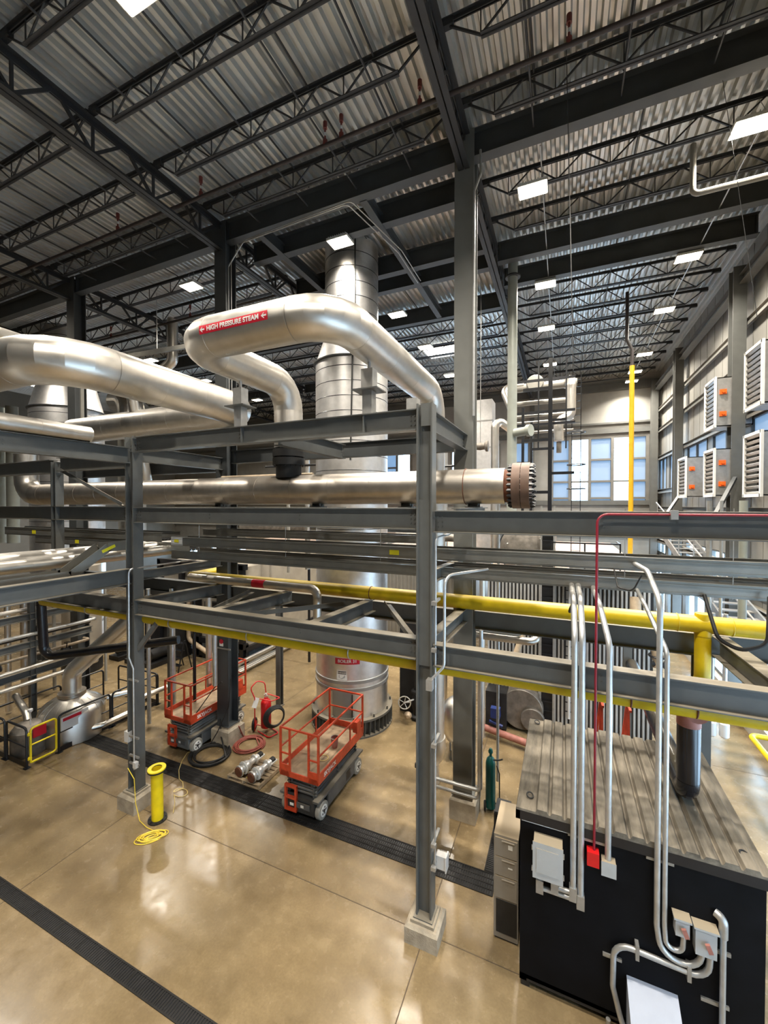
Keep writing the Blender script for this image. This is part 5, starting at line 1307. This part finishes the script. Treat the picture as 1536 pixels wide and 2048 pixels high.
# wall stairs beyond right
t = T('stair', 'grey steel stair climbing along the right wall behind the trays', 'stair', (4.4, 16, 3))
b = MB()
for s in (4.0, 4.9): b.bar((s, 10.5, 3.2), (s, 22.5, 6.3), .05, .28)
b.build('stringers', 'casing', t)
b = MB()
for i in range(26): y = 10.8+i*.45; b.box((4.0, y, 3.2+(y-10.5)*.2583), (4.9, y+.26, 3.23+(y-10.5)*.2583))
b.build('treads', 'casing', t)
b = MB()
for i in range(7): y = 10.8+i*1.9; b.bar((4.0, y, 3.3+(y-10.5)*.2583), (4.0, y, 4.3+(y-10.5)*.2583), .035, .035)
b.bar((4.0, 10.5, 4.25), (4.0, 22.5, 7.35), .04, .04); b.build('handrail', 'galv', t)
for i, (x, r, m) in enumerate(((2.75, .05, 'galv'), (2.95, .03, 'conduit'), (3.3, .07, 'greenpipe'))):
    pipe('upright_pipe', 'thin upright pipe behind the upper yellow pipe at the right edge, %s from the left' % ordw[i], 'pipe', [(x, 10.3, 4.9), (x, 10.3, 7.3)], r, m, None, 12, single=True)
rod((2.9, 7.6, 7.0), (2.9, 7.6, 5.6), .02, 'conduit', 'pale tube hanging through the trays at the right edge', 'hanging_tube', 'rod')
for i, x in enumerate((-8.2, -5.6, -3.3, .9, 2.25)):
    rod((x, 7.36, 7.16), (x, 7.36, 5.85), .006, 'galv', 'thin threaded rod holding the cable trays, %s from the left' % ordw[i])
# valves right of the stack
t = T('gate_valve', 'dark gate valve with a pale handwheel right of the big stack', 'valve', (-4.6, 12.6, 0))
MB().lathe([(.22, .05), (.22, .12), (.13, .16), (.16, .4), (.2, .6), (.13, .85), (.2, .9), (.2, .98), (.1, 1.0), (.1, 1.7)], (-4.45, 12.95, 0), (0,0,1), 24).build('body', 'darkbox', t)
w = MB().torus((-4.72, 12.45, .72), .2, .018, (.3, -1, .1), 28, 8)
for i in range(5):
    a = 2*PI*i/5; d = V((.3, -1, .1)).normalized(); u = d.orthogonal().normalized(); q = d.cross(u)
    w.tube([V((-4.72, 12.45, .72)), V((-4.72, 12.45, .72))+(u*math.cos(a)+q*math.sin(a))*.2], .012, 6)
w.cyl((-4.72, 12.45, .72), (-4.45, 12.95, .7), .025); w.build('handwheel', 'valve', t)
MB().lathe([(.14, 1.7), (.15, 2.3), (.1, 2.35)], (-4.45, 12.95, 0)).build('bonnet', 'casing', t); MB().cyl((-4.45, 12.95, 2.0), (-4.45, 12.95, 2.06), .156, n=20).build('red_band', 'redlabel', t)
MB().lathe([(.05, -.1), (.13, 0), (.05, .1)], (-4.62, 12.5, .3), (.3, -1, 0)).build('end_cap', 'tanpipe', t)
one(MB().lathe([(.02, 0), (.14, .08), (.18, .2), (.13, .34), (.16, .45), (.02, .56)], (-4.95, 12.7, 2.1), (.3, .1, 1), 9), 'foil_wrap', 'jacket', 'crumpled silver foil wrapping on a valve right of the big stack', 'insulation', sharp=10)
one(MB().box((-5.2, 13.25, 0), (-4.35, 13.9, 3.5)), 'dark_gap_block', 'darkbox', 'tall block added to darken the gap right of the big stack', 'cabinet')  # block added so the gap beside the stack reads dark
t = T('flash_tank', 'small silver tank with a domed top behind the middle column', 'tank', (-2.75, 11.4, 0))
MB().lathe([(.02, 1.7), (.2, 1.66), (.36, 1.52), (.42, 1.3), (.42, .75), (.3, .5), (.1, .4)], (-2.75, 11.5, 0), (0,0,1), 32).build('shell', 'jacket', t, 40)
for i in range(3): a = 2*PI*i/3+.4; MB().tube([(-2.75+.3*math.cos(a), 11.5+.3*math.sin(a), .7), (-2.75+.3*math.cos(a), 11.5+.3*math.sin(a), 0)], .03, 8).build('leg', 'galv', t)
MB().cyl((-2.75, 11.5, 1.7), (-2.75, 11.5, 1.8), .06).build('nozzle', 'jacket', t)
MB().lathe([(.36, 1.2), (.38, .9), (.3, .62), (.2, .5), (.22, .0)], (xr_, 10.15, 0), (0,0,1), 28).build('drip_leg', 'jacket', T('drip_pot', 'wrinkled silver drip pot at the foot of the steam pipe behind the middle column', 'tank', (xr_, 10.15, 0)), 25)
# U pipes around the tall column
pipe('condensate_pipe', 'pale pipe looping low across the front of the tall column, upper one', 'pipe', [(-3.02, 8.9, 4.6), (-3.02, 8.9, .98), (-1.6, 8.9, .98), (-1.6, 8.9, 4.5)], .042, 'conduit', .1, 14, single=True)
pipe('condensate_pipe', 'pale pipe looping low across the front of the tall column, lower one', 'pipe', [(-3.02, 9.02, 1.2), (-3.02, 9.02, .72), (-1.65, 8.99, .72), (-1.65, 8.99, 3.9)], .036, 'conduit', .1, 14, single=True)
one(MB().cyl((-3.02, 8.86, 1.25), (-3.02, 8.78, 1.25), .05).box((-3.06, 8.74, 1.2), (-2.98, 8.79, 1.3)), 'pipe_valve', 'rubber', 'small black valve on the upright pale pipe left of the middle column', 'valve')
pipe('conduit', 'thin upright conduit just right of the tall column', 'conduit', [(-1.45, 10.4, .3), (-1.45, 10.4, 7.4)], .035, 'galv', None, 10, single=True)

# ------------------------------------------------------------------ background boilers at left
t = T('boiler', 'pale corrugated boiler far behind, left of the big stack', 'boiler', (-13, 24, 0))
MB().box((-17.5, 20.9, .1), (-10.2, 30, 5.0)).build('casing', 'casing_white', t)
b = MB(); x = -17.5
while x < -10.3: b.box((x, 20.86, .1), (x+.08, 20.9, 5)); x += .2
b.build('ribs', 'casing_white', t); MB().box((-17.6, 20.8, 5.0), (-10.1, 30, 5.08)).build('top_plate', 'casing_top', t)
t = T('boiler', 'pale corrugated boiler right behind the big stack', 'boiler', (-6, 24, 0))
MB().box((-9.0, 19.5, .1), (-4.3, 28, 4.9)).build('casing', 'casing_white', t)
b = MB(); x = -9.0
while x < -4.3: b.box((x, 19.46, .1), (x+.08, 19.5, 4.9)); x += .2
b.build('ribs', 'casing_white', t); MB().box((-9.1, 19.4, 4.9), (-4.2, 28, 4.98)).build('top_plate', 'casing_top', t)
t = T('boiler', 'dark-framed boiler with beige panels at the left, behind the far scissor lift', 'boiler', (-15, 17, 0))
MB().box((-18.5, 14.3, .75), (-13.15, 20.5, 4.4)).build('casing', 'beige', t)
b = MB()
for x in (-18.5, -17.0, -15.9, -13.2): b.box((x-.1, 14.1, 0), (x+.12, 14.3, 4.5))
for z in (.1, .72, 4.3): b.box((-18.6, 14.1, z), (-13.0, 14.35, z+.25))
for y in (14.3, 16.4, 18.4, 20.4): b.box((-13.2, y-.1, 0), (-13.0, y+.1, .9))
b.box((-13.25, 14.2, .55), (-12.98, 20.6, .8)); b.build('frame', 'black', t)
b = MB().box((-15.4, 14.1, 1.8), (-14.7, 14.3, 2.7)).box((-18.3, 13.2, 0), (-16.4, 14.2, 3.2)); b.build('burner_housing', 'darkbox', t)
b = MB().lathe([(.55, -1.0), (.6, -.95), (.6, 0)], (-17.2, 14.1, 2.1), (0,1,0), 28).box((-17.4, 13.0, .1), (-17.0, 13.4, 1.6)); b.build('fan_casing', 'black', t)
for i, (x, z) in enumerate(((-12.75, .16), (-12.6, .16), (-12.45, .16), (-12.7, .42))):
    pipe('floor_pipe', 'silver pipe running along the floor beside the beige boiler, %s' % ('upper one' if i == 3 else ordw[i]+' from the boiler'), 'pipe', [(x, 12.9, z), (x, 20.5, z)], .06 if i < 3 else .1, 'jacket', None, 12, single=True)
pipe('floor_pipe', 'dusty pipe bending low in front of the beige boiler', 'pipe', [(-16.2, 13.9, 3.6), (-16.2, 13.9, .85), (-13.6, 13.2, .5), (-13.2, 12.9, .5)], .1, 'tanpipe', .25, 14, single=True)
for i in range(3):
    t = T('feed_pump', 'dark pump skid in the shadows beside the left column, %s from the left' % ordw[i], 'pump', (-19+1.1*i, 12.6, 0))
    MB().box((-19.4+1.1*i, 12.2, 0), (-18.7+1.1*i, 13.4, .2)).build('skid', 'darkbox', t); MB().lathe([(.1, -.5), (.24, -.45), (.24, .4), (.1, .45)], (-19.05+1.1*i, 12.8, .5), (0,1,0), 18).build('motor', 'darkbox', t)
t = T('step_ladder', 'small black step stand on the floor behind the left column', 'ladder', (-15.3, 12.6, 0))
b = MB()
for x in (-15.6, -15.1): b.bar((x, 12.4, 0), (x, 12.7, 1.3), .04, .04); b.bar((x, 13.1, 0), (x, 12.75, 1.3), .04, .04)
b.build('legs', 'black', t)
b = MB()
for i in range(4): b.box((-15.6, 12.42+.07*i, .25+.3*i), (-15.1, 12.62+.07*i, .28+.3*i))
b.build('treads', 'black', t)

# ------------------------------------------------------------------ pit corner with domed tank at the lower left
tx, ty = -14.15, 7.75
t = T('domed_tank', 'silver domed tank behind black railings at the left', 'tank', (tx, ty, 0))
MB().lathe([(.85, 0), (.87, .02), (.87, .8), (.82, .93), (.68, 1.06), (.48, 1.17), (.33, 1.25)], (tx, ty, 0), (0,0,1), 40).build('shell', 'jacket', t, 40)
b = MB()
for i in range(18):
    a = 2*PI*i/18; b.tube([(tx+q*math.cos(a), ty+q*math.sin(a), z) for q, z in ((.48, 1.17), (.68, 1.06), (.82, .93), (.87, .8))], .007, 6)
b.build('gore_seams', 'jacket2', t)
MB().cyl((tx, ty, 1.24), (tx, ty, 1.29), .37, n=28).cyl((tx, ty, 1.3), (tx, ty, 1.35), .37, n=28).build('flange', 'jacket2', t)
pipe('silver_duct', 'silver duct slanting up from the domed tank', 'duct', [(tx, ty, 1.35), (tx, ty, 1.95), (tx+1.95, ty+1.35, 4.15)], .25, 'jacket', .4, 26, .9)
MB().box((-13.36, 7.0, .62), (-13.33, 7.75, 1.0)).build('warning_sign', 'plastic', t)
s = [o for o in t.children if o.name.startswith('warning_sign')][0]
MB().box((-13.33, 7.05, .88), (-13.327, 7.55, .97)).build('red_band', 'redlabel', s)
def rail_panel(p0, p1, lab, h=1.1, m='black'):
    t = T('guard_rail', lab, 'railing', V(p0).lerp(V(p1), .5))
    a = V(p0); c = V(p1); up_ = V((0,0,1))
    MB().tube(fillet([a, a+up_*h, c+up_*h, c], .12, 4), .03, 8).build('hoop', m, t)
    d = (c-a).normalized()
    MB().tube([a+up_*h*.52, c+up_*h*.52], .02, 8).build('mid_rail', m, t)
    MB().bar(a+up_*.08, c+up_*.08, .01, .14).build('toe_plate', m, t)
    b = MB()
    for q in (a, c): b.box((q.x-.07, q.y-.07, 0), (q.x+.07, q.y+.07, .015))
    b.build('base_plates', m, t)
gx = -13.3
rail_panel((gx-.1, 6.98, 0), (gx-.1, 8.45, 0), 'black guard rail panel in front of the domed tank, right of the yellow gate')
rail_panel((gx-.1, 8.52, 0), (gx-.1, 10.1, 0), 'black guard rail panel beyond the tank, nearest the left column')
rail_panel((gx-.1, 6.2, 0), (-14.4, 6.2, 0), 'black guard rail panel at the front corner, left of the yellow gate')
rail_panel((-14.5, 6.2, 0), (-16.1, 6.2, 0), 'black guard rail panel at the left picture edge')
rail_panel((-15.6, 9.6, 0), (-15.6, 8.3, 0), 'black guard rail panel behind the domed tank, right one')
rail_panel((-15.6, 8.2, 0), (-15.6, 6.4, 0), 'black guard rail panel behind the domed tank, left one')
rail_panel((-15.5, 10.1, 0), (gx-.1, 10.15, 0), 'black guard rail panel at the far end of the tank pit')
t = T('safety_gate', 'bright yellow safety gate in the black railing beside the tank', 'gate', (gx-.08, 6.6, 0))
MB().tube(fillet([(gx-.08, 6.28, .12), (gx-.08, 6.28, 1.06), (gx-.08, 6.9, 1.06), (gx-.08, 6.9, .12), (gx-.08, 6.29, .12)], .09, 4), .028, 10).build('frame', 'yellow2', t)
MB().tube([(gx-.08, 6.28, .6), (gx-.08, 6.9, .6)], .022, 8).build('mid_rail', 'yellow2', t)
b = MB()
for z in (.25, .92): b.box((gx-.12, 6.2, z-.03), (gx-.04, 6.28, z+.03))
b.build('hinge', 'yellow2', t)
t = T('pump_pot', 'dusty grey vessel inside the railing corner behind the yellow gate', 'tank', (-14.3, 6.7, 0))
MB().lathe([(.4, .0), (.42, .05), (.42, .7), (.3, .85), (.05, .9)], (-14.25, 6.65, 0), (0,0,1), 28).build('shell', 'drum', t)
MB().tube(fillet([(-14.4, 6.7, .85), (-14.6, 6.75, 1.05), (-15.5, 6.9, 1.3)], .15, 4), .1, 14).build('inlet', 'jacket', t)
MB().tube([(-14.05, 6.6, .8), (-14.05, 6.6, 1.25)], .015, 6).lathe([(.01, 1.2), (.06, 1.26), (.06, 1.32), (.01, 1.34)], (-14.05, 6.6, 0)).build('gauge', 'plastic', t)
one(MB().box((-13.75, 6.5, .6), (-13.7, 6.82, .9)), 'sign_board', 'redlabel', 'red board seen through the yellow safety gate', 'sign')
pipe('steam_pipe', 'silver pipe running low along the tank pit edge toward the left column', 'pipe', [(-13.9, 7.0, .3), (-13.2, 8.1, .3), (-13.2, 9.4, .3), (-13.2, 9.4, .62), (-13.05, 10.6, .62)], .085, 'jacket', .12, 16, .9)
pipe('steam_pipe', 'silver pipe stub behind the domed tank', 'pipe', [(-14.3, 8.9, .6), (-13.9, 9.6, .62)], .1, 'jacket', None, 16)
# black insulated pipe loop
pipe('black_pipe', 'glossy black insulated pipe loop hanging below the rack at the left', 'pipe', [(-13.6, gy, gz), (-13.62, gy, 4.35), (-13.62, 6.75, 2.85), (-10.2, 8.4, 3.3)], .12, 'blackpipe', .28, 24)
# left low pipe rack
for i, (z, lab) in enumerate(((3.65, 'upper'), (2.75, 'middle'), (1.85, 'lower'))):
    one(MB().ibeam((-15.6, 3.5, z), (-15.6, 9.2, z), .22, .16), 'steel_beam', 'frame', 'low side rack beam behind the tank railings, %s one' % lab, 'beam')
for i, y in enumerate((5.6, 7.4)): one(hcol(MB(), -15.6, y, 0, 4.6, .16, .16, .012, .01), 'rack_post', 'frame', 'slim post of the low side rack at the left edge, %s one' % ('near' if i == 0 else 'far'), 'column')
for i, (x, z, r, m) in enumerate(((-15.5, 3.1, .06, 'conduit'), (-15.75, 3.86, .07, 'jacket'), (-15.35, 2.1, .06, 'jacket'), (-15.8, 2.96, .05, 'blackpipe'), (-15.4, 1.6, .07, 'jacket'), (-15.9, 2.3, .05, 'tanpipe'))):
    pipe('rack_pipe', 'pipe of the low side rack at the left edge, %s in order of height' % ordw[i], 'pipe', [(x, 3.5, z), (x, 9.3, z), (x-.3, 9.28, z)], r, m, .1, 12, single=True)
for i, (x, y, r, m) in enumerate(((-17.5, 7.6, .09, 'jacket'), (-18.6, 8.6, .14, 'jacket2'), (-17.9, 9.2, .06, 'pale'), (-12.3, 9.0, .06, 'conduit'), (-11.7, 9.4, .08, 'conduit'), (-10.95, 10.2, .1, 'jacket'), (-10.6, 9.3, .05, 'blackpipe'), (-16.9, 10.5, .05, 'pale'))):
    pipe('upright_pipe', 'upright pipe at the left behind the railings, %s from the left edge' % ordw[i], 'pipe', [(x, y, .1), (x, y, 4.5)], r, m, None, 14, single=True)
t = T('vertical_tank', 'dusty beige upright tank on a dark skirt behind the black pipe loop', 'tank', (-19.3, 11.2, 0))
MB().lathe([(.7, 1.0), (.72, 1.1), (.72, 4.6), (.5, 4.9), (.05, 5)], (-19.3, 11.0, 0), (0,0,1), 32).build('shell', 'beige', t); MB().lathe([(.75, 0), (.75, 1.0), (.7, 1.02)], (-19.3, 11.0, 0), (0,0,1), 32).build('skirt', 'darkbox', t)
for i, (y, z) in enumerate(((5.3, 3.25), (6.4, 2.3), (7.6, 3.25), (8.3, 2.3))):
    t = T('rack_valve', 'small dark valve on the low side rack, %s from the left edge' % ordw[i], 'valve', (-15.45, y, z))
    MB().lathe([(.05, -.14), (.1, -.13), (.1, -.1), (.06, -.08), (.07, 0), (.06, .08), (.1, .1), (.1, .13), (.05, .14)], (-15.45, y, z), (0,1,0), 14).build('body', 'darkbox', t)
    MB().cyl((-15.45, y, z), (-15.4, y, z+.25), .015).torus((-15.4, y, z+.25), .08, .01, (0,0,1), 16, 6).build('handwheel', 'darkbox', t)
# mid background clutter under the header pipe
for i, (x, y, z0, z1, r, m) in enumerate(((-9.9, 14.5, 4.5, 10.8, .1, 'jacket'), (-8.6, 14.8, .1, 10.5, .12, 'jacket'), (-8.15, 14.9, .1, 10.0, .08, 'black'), (-10.5, 15.5, .1, 10.2, .06, 'black'), (-12.0, 16, 4, 10.0, .08, 'pale'), (-4.4, 14, 3.8, 10.5, .07, 'black'), (-3.9, 14.4, .1, 9.9, .1, 'jacket'), (-3.6, 15.2, .1, 10.5, .06, 'black'))):
    pipe('upright_pipe', 'upright pipe in the background behind the header pipe, %s of eight' % ordw[i], 'pipe', [(x, y, z0), (x, y, z1)], r, m, None, 14, single=True)
for i, (y, z, x0, x1, r, m) in enumerate(((14.4, 8.9, -12, -7.5, .05, 'black'), (14.6, 8.2, -12, -7.6, .04, 'black'), (15, 9.6, -10.6, -7.6, .05, 'pale'), (13, 6.75, -14, -8, .12, 'jacket2'), (14.2, 7.7, -4.6, -3.3, .04, 'black'), (14.2, 8.6, -4.6, -3.3, .04, 'black'), (12.4, 6.2, -5, -2.5, .12, 'drum'), (12.9, 6.6, -13, -8, .05, 'pale'), (8.75, 7.95, -9, -6.2, .04, 'jacket'), (8.9, 8.0, -9, -5.9, .05, 'tanpipe'))):
    pipe('overhead_pipe', 'horizontal pipe in the background around the header pipe, %s of the cluster' % ordw[i], 'pipe', [(x0, y, z), (x1, y, z)], r, m, None, 12, single=True)
t = T('steam_drum', 'pale lagged drum end behind the left column under the header pipe', 'drum', (-15, 14, 6.5))
MB().lathe([(.1, -.3), (.6, -.2), (.75, 0), (.75, 4)], (-13.8, 15.5, 6.3), (0,1,0), 32).build('shell', 'drum', t, 40)

# ------------------------------------------------------------------ world, camera, view
w = bpy.data.worlds.new('sky'); S.world = w; w.use_nodes = True
bg = w.node_tree.nodes['Background']; bg.inputs[0].default_value = (.64, .82, 1.0, 1); bg.inputs[1].default_value = 10.0
cd = bpy.data.cameras.new('camera'); cam = bpy.data.objects.new('camera', cd); COL.objects.link(cam)
cam.location = (0, 0, 7.2); cam.rotation_euler = (math.radians(90-.9), 0, math.radians(23.66))
cd.sensor_fit = 'HORIZONTAL'; cd.sensor_width = 36; cd.lens = 36*815/1536; cd.clip_start = .05; cd.clip_end = 300
S.camera = cam
S.view_settings.view_transform = 'Standard'; S.view_settings.look = 'None'; S.view_settings.gamma = 1; S.view_settings.use_curve_mapping = False
S.view_settings.exposure = 0.2
S.cycles.use_denoising = True
S.cycles.max_bounces = 7; S.cycles.diffuse_bounces = 4; S.cycles.glossy_bounces = 4; S.cycles.transparent_max_bounces = 8
S.cycles.caustics_reflective = False; S.cycles.caustics_refractive = False
S.cycles.sample_clamp_indirect = 6
for lab, v in LABELS.items():
    if len(v) > 1: print('DUP', lab, v[:4])
    if len(lab.split()) > 16: print('LONG', lab)
